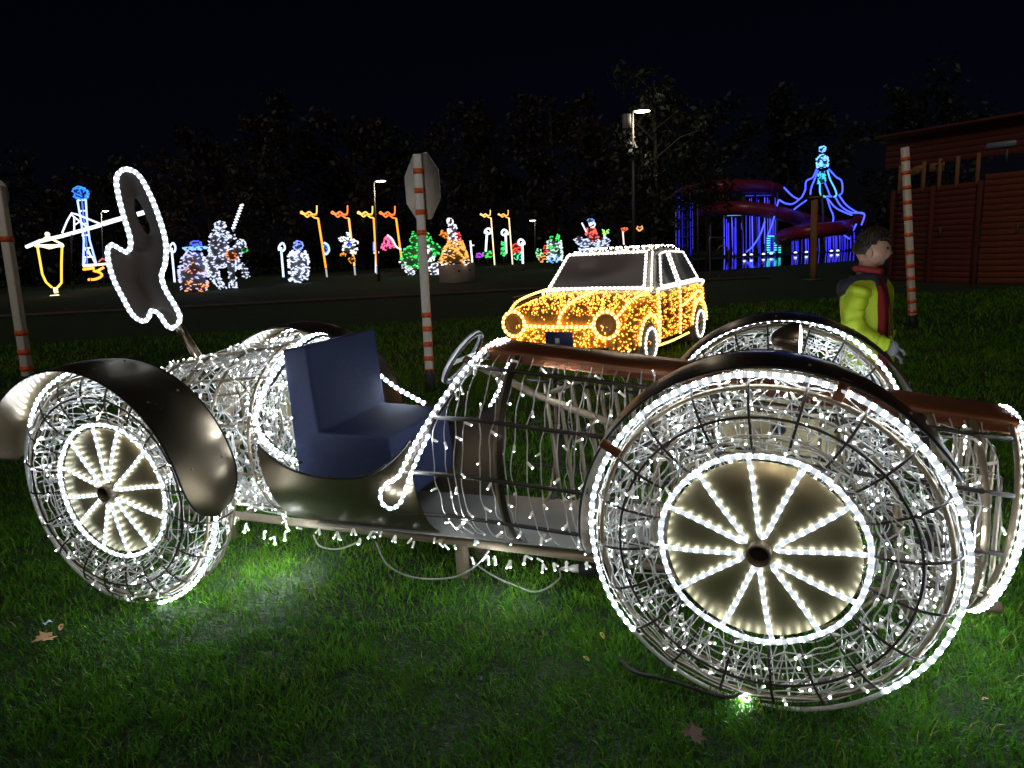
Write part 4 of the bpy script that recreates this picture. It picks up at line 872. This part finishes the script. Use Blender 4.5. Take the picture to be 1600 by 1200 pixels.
f.form('robe', [[(304, 394, 0, 9), (302, 410, 0, 18), (302, 430, 0, 20), (303, 453, 0, 17)]], (.62, .64, .95), 1.0, 210, 5); f.form('hem', [[(306, 438, -3, 17), (305, 454, -2, 16)]], (1, .30, .06), 1.3, 45, 4); f.form('sash', [[(296, 424, -8, 12), (310, 414, -8, 12)]], (1, .35, .22), .8, 34, 4)
f.form('hat', [(306, 381, 0, 7, 7, 4)], BLUE, 1.6, 40, 4); f.form('brim', [(305, 388, 0, 16, 14, 2.2)], (.25, .5, 1), 1.3, 50, 5)
f = Fig('light_knight', 'white light knight on horseback raising a long striped lance', 'light sculpture', (345, 454))
wh = (.68, .76, 1.0)
f.form('horse', [(342, 407, 0, 24, 12, 11), [(362, 402, 0, 10), (374, 388, 0, 7), (378, 378, 0, 5.5)], [(374, 377, 0, 5.5), (384, 387, 0, 3.5)], [(330, 410, -4, 8), (338, 436, -4, 5), (350, 452, -4, 4)], [(328, 410, 5, 8), (333, 432, 5, 5), (344, 446, 5, 4)], [(360, 410, -4, 7), (363, 432, -4, 4.5), (364, 451, -4, 4.5)], [(365, 410, 4, 7), (380, 418, 4, 4.5), (386, 434, 4, 4)]], wh, 1.1, 430, 4.5)
f.form('rider', [[(342, 358, 0, 7), (342, 372, 0, 13), (341, 392, 0, 13), (340, 405, 0, 11)], [(350, 364, -6, 5), (360, 374, -8, 4), (366, 368, -6, 3.5)]], wh, 1.1, 190, 4.5); f.form('helmet', [(344, 352, 0, 7.5, 7, 6.5)], wh, 1.2, 50, 4)
f.form('saddle_cloth', [(362, 398, -9, 9, 4, 8)], (1, .35, .12), .9, 26, 3.5); f.form('bridle', [(381, 391, 0, 5, 4, 2.5)], GREEN, .9, 16, 3.5)
for k_ in range(9): f.rope([(362.3 + k_ * 1.6, 357 - k_ * 4.4), (367.3 + k_ * 1.6, 355 - k_ * 4.4)], WHITE, 1.4, 1.7, 'lance_coil')
f.rope([(364, 362), (378, 321)], (.4, .45, .55), .25, 1.2, 'lance')
f = Fig('light_guard', 'standing guard figure of stacked white light strokes with blue hood', 'light sculpture', (467, 442))
f.form('cloak', [[(466, 392, 0, 9), (466, 402, 0, 14), (467, 420, 0, 14), (467, 440, 0, 13)]], wh, 1.3, 190, 6); f.form('hood', [(466, 384, 0, 6.5, 6, 7)], (.2, .3, 1), 1.4, 45, 4); f.form('belt', [(458, 410, -6, 5, 5, 6)], (1, .4, .1), 1, 14, 4)
# banner poles
def banner(label, top, base, cflag, cpole, sc_=1.0, Y=None, foot=True):
    f = Fig('light_banner', label, 'light sculpture', base, Y, 'banner poles of light'); tx, ty = top; bx_, by_ = base; q = lambda dx, dy: (tx + dx * sc_, ty + dy * sc_)
    fx = lambda y: tx + 2 * sc_ + (bx_ - tx - 2 * sc_) * (y - ty) / (by_ - ty)
    f.rope([q(2, 20), (fx(by_ - (14 if foot else 2)), by_ - (14 if foot else 2))], cpole, 1.7, 1.5 * sc_, 'pole')
    f.rope([q(0, 0), q(0, 8), q(-1, 13), q(-6, 14), q(-12, 10), q(-18, 13), q(-24, 9)], cflag, 1.5, 1.1 * sc_, 'flag_edge', smooth=True); f.rope([q(2, 20), q(-4, 19), q(-10, 15), q(-15, 18), q(-20, 14), q(-25, 12), q(-24, 9)], cflag, 1.5, 1.1 * sc_, 'flag_edge', smooth=True); f.rope([q(0, 14), q(-8, 16), q(-16, 13)], tuple(c * np.array((1, .5, .3))[i] for i, c in enumerate(cflag)), 1.1, 1.2 * sc_, 'flag_fill', smooth=True)
    if foot: f.rope([(fx(by_ - 13), by_ - 13), base], (.6, .62, .75), .6, 1.3, 'foot')
    return f
banner('orange light banner pole nearest the striped guard figure', (495, 321), (511, 433), GOLD, ORANGE); banner('red-orange light banner pole with the white bird figure in front', (543, 321), (555, 430), (1, .22, .05), (1, .42, .12)); banner('yellow-green light banner pole above the white and blue sword', (582, 322), (589, 428), (1, .62, .12), ORANGE, .92); banner('red light banner pole between the pink tent and green dragon', (617, 322), (629, 420), (1, .20, .04), ORANGE, .95)
banner('small yellow-green light banner pole behind the white halberd', (766, 328), (773, 416), (1, .70, .2), (1, .72, .4), .62, 61, False); banner('small orange light banner pole beside the green obelisk', (794, 328), (801, 415), (1, .5, .12), (1, .72, .4), .62, 60, False)
f = Fig('light_shield', 'blue crescent shield of light half hidden by the orange pole', 'light sculpture', (511, 420), 63); f.rope([(506, 379), (512, 383), (514, 391), (510, 397), (506, 396)], (.35, .6, 1), 1.6, 1.6, 'rim', smooth=True); f.form('boss', [(508, 389, 0, 4, 2, 5)], BLUE, 1.3, 20, 3)
f = Fig('light_bird', 'white light bird with spread wings and orange feet behind a banner pole', 'light sculpture', (549, 424), 56)
f.form('wings', [[(530, 371, 0, 2.5), (540, 377, 0, 4.5), (552, 379, 0, 4), (558, 380, 0, 2)], [(535, 386, 0, 3), (545, 390, -1, 6), (553, 389, -1, 5), (556, 396, 0, 2.5)]], (.9, .95, 1), 1.5, 80, 4); f.form('head', [(543, 368, 0, 3, 3, 4)], (.9, .95, 1), 1.5, 16, 3); f.form('breast', [(546, 382, -4, 4, 3, 4)], BLUE, 1.3, 16, 3); f.form('feet', [[(548, 402, 0, 5), (552, 410, 0, 3)], (536, 397, 0, 4, 3, 3.5)], ORANGE, 1.2, 26, 3)
f = Fig('light_sword', 'upright sword of light with blue hilt beneath the yellow-green banner', 'light sculpture', (588, 427)); f.rope([(588, 396), (588, 426)], (.7, .78, 1), 1.7, 2.0, 'blade'); f.rope([(586, 378), (586, 392)], (.15, .3, 1), 1.7, 3.0, 'hilt'); f.rope([(584, 395), (592, 394)], (.5, .65, 1), 1.7, 1.6, 'guard')
f = Fig('light_tent', 'pink light tent shape with a white tail rope', 'light sculpture', (606, 420), 60); f.form('tent', [[(606, 370, 0, 2), (599, 390, 0, 3.2)], [(606, 370, 0, 2), (613, 388, 0, 2.6)], [(606, 370, 5, 2), (607, 388, 6, 3)]], PINK, 1.4, 90, 5); f.rope([(605, 367), (613, 374), (619, 385), (627, 390)], (.9, .9, .95), 1.1, 1.4, 'tail', smooth=True)
f = Fig('light_dragon', 'green and white light dragon behind the octagonal sign post', 'light sculpture', (655, 431), 47)
f.form('torso', [(645, 402, 0, 17, 14, 17), (664, 392, 2, 16, 13, 20), [(650, 385, 0, 8), (647, 372, 0, 6), (650, 364, 0, 5)], [(668, 380, 0, 8), (664, 364, 0, 5)], [(676, 384, 0, 7), (688, 394, 0, 4)]], GREEN, 1.2, 280, 5, core=(.1, .9, .2)); f.form('belly', [(668, 402, -12, 9, 5, 16), (632, 410, -4, 9, 8, 3), [(636, 414, 0, 4), (650, 420, -6, 4)]], (.85, .95, .9), 1.3, 90, 5); f.form('legs', [[(633, 414, 0, 5), (645, 430, 0, 4)], [(676, 412, 0, 7), (680, 431, 0, 5)]], (.75, .78, .95), 1.2, 70, 5)
# gowned figure on a plinth
pl = gY(712, 441); pb = PX(715, 441, pl); pb[2] = 0; px_ = pl / FPX
PLN = thing('plinth', 'pale box plinth with two round holes under the gowned light figure', 'plinth', pb, .70); MB().box((0, 0, .44), (1.28, 1.28, .88), bev=.015).build('box', mat('pale_plinth', (.42, .34, .30), .8, var=.15, vscale=2), PLN)
for sx in (-.35, .3): MB().lathe([(.001, 0), (.055, 0), (.055, .012)], (sx, -.650, .56), (0, -1, 0), 14).build('hole', M['edge'], PLN)
f = Fig('light_gowned_figure', 'gowned light figure in orange, red and white on the box plinth', 'light sculpture', (712, 413), pl)
f.form('skirt', [[(712, 376, 0, 9), (711, 390, 0, 16), (710, 411, 0, 24)]], GOLD, 1.0, 260, 5); f.form('skirt_bands', [[(703, 411, -14, 3), (707, 394, -10, 3), (712, 378, -7, 3)], [(694, 396, -8, 3), (705, 394, -12, 3)], [(690, 412, -10, 3), (730, 410, -16, 3)]], (1, .85, .75), 1.3, 70, 4); f.form('bodice', [[(706, 352, 0, 5), (708, 364, 0, 8), (711, 378, 0, 8)]], (.75, .82, 1), 1.3, 80, 4); f.form('cape', [[(697, 362, 3, 6), (694, 372, 4, 7)]], ORANGE, .9, 40, 4); f.form('sash', [[(713, 362, -3, 4), (716, 376, -3, 4), (722, 392, 0, 4)]], RED, 1.2, 40, 4); f.form('head', [(703, 346, 0, 4, 4, 5)], (.95, .97, 1), 1.6, 30, 3)
# smaller lights behind
f = Fig('light_candle', 'white candle of light right of the plinth', 'light sculpture', (738, 411), 40); f.rope([(735, 376), (738, 410)], WHITE, 1.6, 1.3, 'stem'); f.rope([(734, 384), (741, 383)], (.6, .7, 1), 1.4, 1.0, 'arm')
f = Fig('light_mound', 'low purple mound of light behind the candle', 'light sculpture', (748, 404), 60); f.form('mound', [(748, 399, 0, 6, 4, 3)], PURPLE, 1.0, 30, 3)
f = Fig('light_bush', 'low green bush of light behind the small banner pole', 'light sculpture', (762, 405), 62); f.form('bush', [(759, 398, 0, 5, 4, 4), (766, 397, 0, 4, 4, 4)], GREEN, 1.2, 40, 3)
halberd('white halberd of light left of the small yellow-green banner', (759, 393), (761, 357), 1, (.7, .8, 1), 64); halberd('white halberd of light left of the small orange banner', (791, 396), (790, 359), -1, (.7, .8, 1), 62); halberd('tall white halberd of light right of the red and green figure', (817, 412), (816, 374), -1, (.7, .8, 1), 44)
f = Fig('light_obelisk', 'slim green obelisk of light', 'light sculpture', (787, 401), 60); f.form('obelisk', [[(786, 377, 0, 1.6), (787, 400, 0, 3)]], GREEN, 1.3, 40, 4)
f = Fig('light_jester', 'round light figure with red top and green base', 'light sculpture', (810, 410), 58); f.form('top', [(808, 388, 0, 7, 6, 7)], RED, 1.3, 50, 3); f.form('base', [(810, 400, 0, 7, 6, 6)], (.1, .9, .5), 1.2, 40, 3)
f = Fig('light_sprite', 'small green and orange light figure left of the light castle', 'light sculpture', (846, 414), 50); f.form('figure', [(842, 396, 0, 4, 4, 7)], (.3, .9, .4), 1.0, 24, 3); f.form('skirt', [(847, 403, 0, 5, 4, 6)], (1, .4, .12), 1.0, 30, 3)
f = Fig('light_castle', 'little light castle in green, white, red and blue behind the saloon car', 'light sculpture', (866, 432), 45); f.form('tower', [[(866, 376, 0, 10), (866, 392, 0, 12), (867, 408, 0, 11)]], (.7, .95, .85), 1.1, 120, 4); f.form('spires', [[(861, 368, 0, 1.2), (862, 377, 0, 3)], [(872, 366, 0, 1.2), (871, 377, 0, 3)]], GREEN, 1.3, 30, 3); f.form('banner', [(853, 390, -2, 3.5, 3, 6)], RED, 1.2, 24, 3); f.form('gate', [(866, 405, -9, 7, 3, 5)], (.1, .35, 1), 1.4, 34, 3); f.form('vines', [[(857, 384, -9, 2), (864, 388, -10, 2), (872, 392, -10, 2)]], GREEN, 1.1, 24, 3)
f = Fig('light_rider', 'red and blue light rider on a white horse above the saloon car roof', 'light sculpture', (922, 432), 33)
f.form('horse', [(920, 383, 0, 16, 9, 9), [(908, 378, 0, 6), (900, 371, 0, 4)], [(938, 378, 2, 10), (950, 384, 3, 8)], [(912, 388, 0, 5), (910, 404, 0, 4)], [(930, 390, 0, 5), (932, 406, 0, 4)]], (.62, .72, 1.0), 1.1, 200, 4); f.form('coat', [[(923, 356, 0, 5), (924, 366, 0, 8), (930, 376, -2, 6)]], (1, .12, .10), 1.1, 70, 4); f.form('hat', [(923, 345, 0, 4.5, 4, 3)], (.1, .3, 1), 1.4, 24, 3); f.form('face', [(925, 351, -1, 4, 4, 4)], (.95, .95, 1), 1.4, 24, 3); f.rope([(909, 348), (917, 364)], WHITE, 1.4, 1.1, 'staff'); f.rope([(924, 362), (938, 378)], WHITE, 1.4, 1.0, 'strap')
def sprout(label, base, top, cp, cl, Y):
    f = Fig('light_sprout', label, 'light sculpture', base, Y, 'sprouting light poles'); f.rope([base, top], cp, 1.3, 1.1, 'stem'); tx, ty = top
    f.form('leaves', [[(tx, ty, 0, 1.4), (tx + 4, ty - 3, 0, 2), (tx + 8, ty - 6, 0, 1)], [(tx, ty, 0, 1.4), (tx - 1, ty - 8, 0, 1)]], cl, 1.2, 24, 3)
sprout('light pole with pale green leaves just right of the light rider', (945, 385), (944, 366), (.9, .8, .8), LIME, 34); sprout('white light pole with red leaf tip above the saloon car roof', (975, 384), (973, 361), (1, .75, .7), (1, .12, .05), 34); sprout('white light pole with green leaves left of the blue slide', (1027, 384), (1026, 357), (1, .9, .85), (.3, .9, .3), 34)
f = Fig('light_heart', 'small dim orange heart of light behind the street lamp pole', 'light sculpture', (999, 385), 40); f.rope([(999, 361), (995, 357), (997, 353), (1000, 355), (1003, 353), (1004, 357), (999, 361)], (1, .5, .15), .9, 1.3, 'heart')

# ---- street lamps
def street_lamp(label, base, top, head, Y, power, box=False, hr_=1.0):
    f = Fig('street_lamp', label, 'street lamp', base, Y, 'street lamps'); p0 = f.L(*base); p0[2] = -f.b[2]; t = f.L(*top); h = f.L(*head)
    f.o.name = 'street_lamp'; MB().tube([p0, p0 * .5 + t * .5, t], [.075, .06, .045], 8).build('pole', M['galv'], f.o, True); MB().tube([t, t * .6 + h * .4 + np.array([0, 0, .05]), h], .035, 6).build('arm', M['galv'], f.o, True)
    MB().ell(h, (.34 * hr_, .16 * hr_, .07 * hr_), 14, 8).build('lamp_head', M['galv'], f.o, True)
    MB().ell(h + np.array([0, -.03, -.045]), (.29 * hr_, .14 * hr_, .055 * hr_), 14, 8).build('lens', M['lampglow'], f.o, True)
    if power:
        l = bpy.data.objects.new('lamp_light', bpy.data.lights.new('lamp_light', 'POINT')); COL.objects.link(l); l.parent = f.o; l.location = h + np.array([0, -.05, -.22]); l.data.energy = power; l.data.color = (1, .84, .6); l.data.shadow_soft_size = .12
    if box:
        MB().box(f.L(979, 190), (.28, .25, .5), bev=.02).build('control_box', mat('box_grey', (.25, .25, .27), .6), f.o)
        for q in ((984, 222), (992, 227)): MB().lathe([(.03, -.15), (.05, .0), (.10, .14)], f.L(*q), (.2, -.3, -1), 10).build('horn', M['galv'], f.o, True)
    return f
street_lamp('tall lit street lamp with a box and horns behind the saloon car', (992, 440), (988, 173), (1003, 172), None, 30, True)
street_lamp('lit street lamp behind the yellow-green banner', (592, 440), (584, 284), (595, 282), None, 40)
street_lamp('distant lit street lamp left of the light castle', (836, 412), (836, 346), (832, 344), 68, 0); street_lamp('distant lit street lamp right of the blue tower', (162, 440), (158, 332), (165, 329), 66, 60)

# ---- water slide, curtains and crowned sculpture in blue
SY = 48.0; M['slide'] = mat('red_slide', (.22, .020, .05), .35, var=.1, vscale=1); M['slide_and_lit_blue'] = mat('blue_slide_and_lit', (.05, .07, .40), .35); BLU = (.035, .028, .9)
f = Fig('water_slide', 'red tube water slide winding over blue-lit curtains', 'water slide', (1180, 408), SY)
for i, (pts, m_, r_) in enumerate((([(1072, 300, 4), (1090, 294, 1), (1130, 292, -1), (1180, 292, 0), (1210, 296, 2), (1219, 305, 5), (1212, 313, 8)], 'slide', .46), ([(1060, 306, 6), (1072, 303, 5), (1090, 301, 4)], 'slide_and_lit_blue', .42), ([(1098, 328, 3), (1120, 327, 0), (1150, 325, -1.5), (1190, 328, -2), (1230, 336, -2), (1258, 344, 0), (1290, 349, 3)], 'slide', .46), ([(1219, 374, -2), (1232, 367, -3), (1260, 362, -4), (1300, 358, -4), (1330, 353, -2), (1346, 346, 2), (1340, 339, 6)], 'slide', .46))):
    p = smoothpath([f.L(a, b, d) for a, b, d in pts], 40); MB().tube(p, r_, 14).build('tube', M[m_], f.o, True)
    for j in range(3, len(p) - 2, 6):
        T = np.linspace(0, 2 * PI, 15)[:-1]; d = nrm(p[j + 1] - p[j]); R_ = frame_to(d); MB().tube(p[j] + (r_ + .02) * (np.cos(T)[:, None] * R_[:, 0] + np.sin(T)[:, None] * R_[:, 1]), .03, 5, True).build('flange', M[m_], f.o, True)
for px1, py1 in ((1090, 296), (1130, 292), (1180, 292), (1215, 300), (1110, 330), (1160, 328), (1245, 340), (1240, 368), (1300, 360), (1338, 350)):
    a = f.L(px1, py1, 1.5); MB().tube([(a[0], a[1], -f.b[2]), a], .07, 6).build('column', M['galv'], f.o, True)
st_ = Fig('stair_tower', 'dark steel stair tower at the upper end of the water slide', 'stair tower', (1066, 412), SY)
for q in (1057, 1063, 1069, 1075, 1081): a = st_.L(q, 288 + abs(q - 1069) * .8, 4); MB().tube([(a[0], a[1], -st_.b[2]), a], .045, 5).build('upright', M['slide_and_lit_blue'], st_.o, True)  # blue light falling on the tower steel is put into its colour
for y_ in range(300, 405, 14): MB().box((st_.L(1057, y_, 4) + st_.L(1081, y_, 4)) / 2, (1.2, 1.0, .07)).build('landing', M['slide_and_lit_blue'], st_.o)
def curtain(label, x0, x1, yt, yb, n, Y, s=.75):
    f = Fig('light_curtain', label, 'light curtain', ((x0 + x1) / 2, yb), Y, 'blue light curtains')
    for x_ in np.linspace(x0, x1, n):
        if rng.random() < .28: continue
        j = rng.normal() * .8; f.rope([(x_ + j, yt + rng.random() ** 2 * .25 * (yb - yt) + 3 * abs(math.sin(x_ * .25))), (x_ + j * 1.6 + .6, yb - rng.random() ** 2 * .2 * (yb - yt))], BLU if rng.random() < .8 else (.12, .13, 1), s * 1.7 * (.5 + .9 * rng.random()), .36 + .3 * rng.random(), 'light_string')
    f.rope([(x0 - 1, yt), (x1 + 1, yt - 1)], CYAN if 'lower' in label else BLU, .8, .6, 'rail')
curtain('blue light curtain under the left part of the slide, lower rail cyan', 1130, 1162, 337, 399, 20, 49.5); curtain('tall blue light curtain under the middle of the slide', 1166, 1214, 306, 399, 28, 50); curtain('short blue light curtain behind the timber post, lower rail cyan', 1238, 1290, 366, 396, 24, 49); curtain('short blue light curtain under the right end of the slide', 1292, 1346, 360, 394, 24, 49.5); curtain('faint blue light curtain on the stair tower', 1056, 1082, 300, 400, 9, 53, .3)
f = Fig('light_crowned_sculpture', 'tall blue light sculpture with figure on top and streaming rope arms', 'light sculpture', (1288, 396), 46)
f.form('figure', [[(1287, 242, 0, 4), (1285, 250, 0, 8), (1285, 262, 0, 7)], (1285, 233, 0, 4, 4, 4)], (.16, .5, 1), 1.6, 120, 3.5); f.form('core', [[(1284, 268, 0, 4), (1284, 286, 0, 5)]], (.05, .65, .75), 1.0, 50, 3.5)
for pts in ([(1276, 264), (1270, 277), (1260, 283), (1258, 297), (1253, 308)], [(1278, 266), (1273, 280), (1268, 292), (1266, 304)], [(1281, 268), (1281, 290), (1282, 303), (1290, 308)], [(1288, 268), (1289, 285), (1294, 298), (1297, 307)], [(1293, 266), (1297, 280), (1304, 294), (1307, 304), (1303, 308)], [(1295, 264), (1306, 276), (1315, 283), (1316, 300), (1311, 305)], [(1253, 308), (1240, 318), (1228, 318), (1217, 312)], [(1247, 311), (1238, 306), (1225, 293)], [(1260, 313), (1250, 320), (1241, 327)], [(1292, 309), (1297, 325), (1302, 338), (1300, 354), (1296, 363)], [(1293, 310), (1305, 324), (1318, 331), (1331, 336)], [(1304, 306), (1314, 322), (1330, 332), (1350, 334), (1346, 352)], [(1311, 305), (1322, 320), (1338, 331), (1350, 334)], [(1285, 308), (1292, 307), (1300, 307)], [(1195, 346), (1188, 366), (1176, 385), (1166, 394)], [(1210, 338), (1205, 354), (1199, 369)], [(1217, 312), (1214, 322)], [(1338, 350), (1333, 360)], [(1315, 357), (1318, 366), (1327, 373)]):
    f.rope([(a, b, 1.5 * math.sin(a * .05)) for a, b in pts], (.04, .28, 1.0) if pts[0][0] in (1281, 1293) and pts[0][1] < 270 else (.035, .060, 1), 2.8, 1.15, 'rope_arm', smooth=len(pts) > 2)
MB().tube([(0, 0, -f.b[2]), f.L(1284, 290)], .07, 6).build('mast', M['galv'], f.o, True)
f = Fig('letter_sign', 'cyan barred letters D and I beneath the slide', 'sign', (1208, 398), 46.5)
for k_ in range(8):
    y_ = 369 + k_ * 3.6
    if k_ in (0, 7): f.rope([(1199, y_), (1210, y_)], (.05, .75, .85), 1.5, .8, 'letter_bar')
    else: f.rope([(1198, y_), (1203, y_)], (.05, .75, .85), 1.5, .8, 'letter_bar'); f.rope([(1209.5, y_), (1213.5, y_)], (.05, .75, .85), 1.5, .8, 'letter_bar')
    f.rope([(1216.5, y_), (1220, y_)], (.05, .75, .85), 1.5, .8, 'letter_bar')
for k_, q in enumerate((1163, 1174, 1193, 1205, 1243, 1260, 1299, 1309)):
    f = Fig('deck_light', ('first', 'second', 'third', 'fourth', 'fifth', 'sixth', 'seventh', 'last')[k_] + ' white deck light from the left along the pool edge under the slide', 'deck light', (q, 399 - (q - 1163) * .045), 45.5, 'deck lights along the pool edge'); MB().lathe([(.10, 0), (.09, .05), (.05, .09), (.001, .10)], (0, 0, 0), (0, 0, 1), 10).build('dome', glow((.75, .8, 1), 2.0), f.o, True)
W_ = mat('pool_water', (.004, .006, .012), .06, 0, spec=.6, bump=.05, vscale=1.5)
tag(MB().add([(8.2, 30.5, .006), (19, 33.5, .006), (30, 40, .006), (30, 46, .006), (11, 46, .006)], [], [(0, 1, 2), (0, 2, 3), (0, 3, 4)]).build('pool_water', W_), kind='structure')
f = Fig('handrail', 'bright steel handrail hoop right of the saloon car roof', 'handrail', (1124, 432), 24)
p = smoothpath([f.L(1110, 432), f.L(1109, 390), f.L(1109, 374), f.L(1112, 371), f.L(1134, 372)], 24); q0 = f.L(1139, 430); MB().tube(p, .022, 6).build('rail', mat('steel', (.5, .5, .5), .3, .9), f.o, True); MB().tube([q0, f.L(1139, 392), f.L(1134, 384), f.L(1126, 384), f.L(1120, 392)], .022, 6).build('rail', M['rod'], f.o, True)

# ================================================================== trees
M['bark'] = mat('bark', (.03, .022, .016), .9, var=.3, vscale=4, bump=.4)
LEAFM = [mat('leaf_green', (.005, .009, .003), .6, var=.4, vscale=1.2), mat('leaf_olive', (.011, .009, .0035), .6, var=.4, vscale=1.2), mat('leaf_rust', (.020, .007, .003), .6, var=.4, vscale=1.2)]
def tree(label, x, y, h, cr, mi, nl=2600, ls=.20, low=.25, seed=0):
    r = np.random.default_rng(100 + seed); o = thing('tree', label, 'tree', (x, y, 0), r.random() * 6, 'park trees')
    tr_ = MB(); tr_.tube([(0, 0, 0), (.1, 0, h * .3), (-.05, .1, h * .6), (.1, 0, h * .92)], [h * .022, h * .017, h * .010, h * .003], 8)
    cl = []
    for i in range(16):
        z0 = h * (low + (.92 - low) * (i / 16)); a = i * 2.4 + r.normal() * .3; l = cr * (1.05 - .55 * abs(i / 16 - .35)) * (.7 + .4 * r.random()); e = np.array([math.cos(a) * l, math.sin(a) * l, z0 + l * .45]); b = np.array([0, 0, z0]); tr_.tube([b, b * .4 + e * .6 + (0, 0, .2), e], [h * .006, h * .004, .02], 5, cap=False)
        for t in (.35, .55, .75, .95, 1.05): cl.append((b * (1 - t) + e * t + r.normal(size=3) * .35, cr * (.16 + .16 * r.random())))
    tr_.build('trunk', M['bark'], o, True)
    c = np.array([q for q, _ in cl]); cr_ = np.array([q for _, q in cl]); i = r.integers(0, len(cl), nl); d = r.normal(size=(nl, 3)); d /= np.linalg.norm(d, axis=1)[:, None]; p = c[i] + d * (cr_[i] * r.random(nl) ** .4)[:, None]
    u = r.normal(size=(nl, 3)); u /= np.linalg.norm(u, axis=1)[:, None]; w = np.cross(u, r.normal(size=(nl, 3))); w /= np.linalg.norm(w, axis=1)[:, None]; s = ls * (.5 + r.random(nl))[:, None]
    v = np.stack([p - u * s, p + w * s * .5, p + u * s, p - w * s * .5], 1).reshape(-1, 3); m = MB(); m.add(v, np.arange(nl * 4).reshape(-1, 4)); m.build('crown', LEAFM[mi], o)
TL = [('dark tree with thin green leaves right beside the tall street lamp', 6.1, 28.0, 8.2, 1.9, 0, 2400, .11, .2), ('bare-stemmed tree with rusty leaves right of the saloon car roof', 9.05, 31, 4.4, 1.15, 2, 700, .10, .55),
      ('tall dark tree behind the striped guard figure', -22, 72, 17, 5.5, 1, 3600, .3, .12), ('tall rusty tree behind the red banner poles', -15.5, 76, 16, 5, 2, 3400, .3, .12), ('broad olive tree behind the small banner poles', -1.5, 72, 15, 5.5, 1, 3800, .28, .1), ('dark olive tree above the light castle', 5.5, 74, 17, 5.5, 1, 3800, .28, .1), ('rusty tree behind the mounted knight', -31, 74, 14, 5.5, 2, 3200, .3, .12), ('dark green tree behind the pink tent', -9, 80, 15, 5, 0, 3000, .3, .12),
      ('dark tree behind the light rider', 11, 66, 13, 4.5, 2, 3000, .28, .12), ('dark tree behind the water slide', 19, 72, 15, 6, 0, 3200, .3, .1), ('dark tree behind the crowned blue sculpture', 31, 76, 16, 6, 0, 3200, .3, .1), ('dark tree far left behind the crane', -45, 84, 13, 6, 0, 2800, .3, .12), ('dark tree behind the yellow lantern', -58, 88, 14, 6, 1, 2800, .3, .12), ('dark tree behind the timber building', 42, 70, 15, 6, 0, 2800, .3, .1)]
for i, q in enumerate(TL): tree(*q, seed=i)
hedge = MB(); n = 9000; r = np.random.default_rng(5); p = np.stack([r.uniform(-75, 60, n), 90 + r.normal(size=n) * 1.5, 0 * r.random(n)], 1); p[:, 2] = (2.2 + 1.6 * vnoise(p[:, 0], p[:, 1], 5, 9)) * r.random(n) ** .7
u = r.normal(size=(n, 3)); u /= np.linalg.norm(u, axis=1)[:, None]; w = np.cross(u, r.normal(size=(n, 3))); w /= np.linalg.norm(w, axis=1)[:, None]
hedge.add(np.stack([p - u * .45, p + w * .25, p + u * .45, p - w * .25], 1).reshape(-1, 3), np.arange(n * 4).reshape(-1, 4)); tag(hedge.build('undergrowth', LEAFM[0]), 'dark undergrowth along the far edge of the park', 'undergrowth', kind='stuff')

# ================================================================== fallen leaves on the lawn
LM = [mat('dry_leaf', (.45, .25, .11), .7, var=.25, vscale=40), mat('yellow_leaf', (.42, .33, .07), .7, var=.2, vscale=40), mat('brown_leaf', (.085, .045, .028), .8, var=.3, vscale=40)]
def leaf(label, px, py, s, m, rz, maple=True, z=.045):
    p = PX(px, py, gY(px, py)); v = Fv + Rv * (px - 800) / FPX - Uv * (py - 600) / FPX; p = CAMP + v * ((z - CAMH) / v[2])
    o = thing('fallen_leaf', label, 'leaf', p, rz)
    out = [(0, 1.0), (.16, .62), (.42, .72), (.38, .42), (.85, .45), (.55, .12), (.62, -.25), (.22, -.18), (.04, -.5)] if maple else [(0, 1.0), (.22, .6), (.3, .2), (.2, -.2), (.03, -.5)]
    out = out + [(-a, b) for a, b in out[::-1] if a > 0]; n = len(out); q = np.array([(a * s, b * s, .18 * s * abs(a) ** 1.2 + .12 * s * math.sin(b * 3) ) for a, b in out]); q = np.vstack([q, [(0, 0, 0)], [(0, .45 * s, .02 * s)]])
    mb = MB(); mb.add(q, None, [(i, (i + 1) % n, n + (1 if out[i][1] > .25 and out[(i + 1) % n][1] > .25 else 0)) for i in range(n)] + [(4, n, n + 1), (n - 5, n + 1, n)]); mb.build('blade', LM[m], o)
    MB().tube([(0, 0, .002), (.01 * s, -.5 * s, .0), (.06 * s, -.85 * s, .03 * s)], .012 * s + .0006, 4).build('stalk', LM[2], o)
leaf('large tan maple leaf on the grass left of the rear wheel', 76, 996, .062, 0, 2.2); leaf('small orange-brown leaf touching the large maple leaf', 95, 981, .036, 0, .4, False); leaf('dark brown curled leaf on the grass below the front wheel', 1090, 1150, .055, 2, 1.2); leaf('narrow yellow leaf on the grass left of the front wheel', 942, 994, .028, 1, .2, False, .05); leaf('pale yellow leaf at the lower left of the front wheel', 918, 1030, .024, 1, .7, False, .05); leaf('tiny pale leaf on the grass right of the front wheel', 1541, 1091, .02, 0, 1.9, False, .05); leaf('small brown leaf on the grass between the two wheels', 610, 1000, .024, 2, .9, False, .05); leaf('small rust leaf under the tail of the racing car', 455, 820, .028, 0, 1.5, False, .04)
sp = CAMP + (Fv + Rv * (74 - 800) / FPX - Uv * (973 - 600) / FPX) * ((.05 - CAMH) / (Fv + Rv * (74 - 800) / FPX - Uv * (973 - 600) / FPX)[2]); ps = thing('paper_scrap', 'crumpled white paper scrap on the grass above the maple leaf', 'litter', sp)
g_ = np.array([[(a * .012, b * .016, .006 * math.sin(3 * a + 2 * b) + .004 * rng.random()) for a in np.linspace(-1, 1, 5)] for b in np.linspace(-1, 1, 5)]); MB().grid(g_).build('paper', mat('paper', (.6, .65, .8), .7), ps)
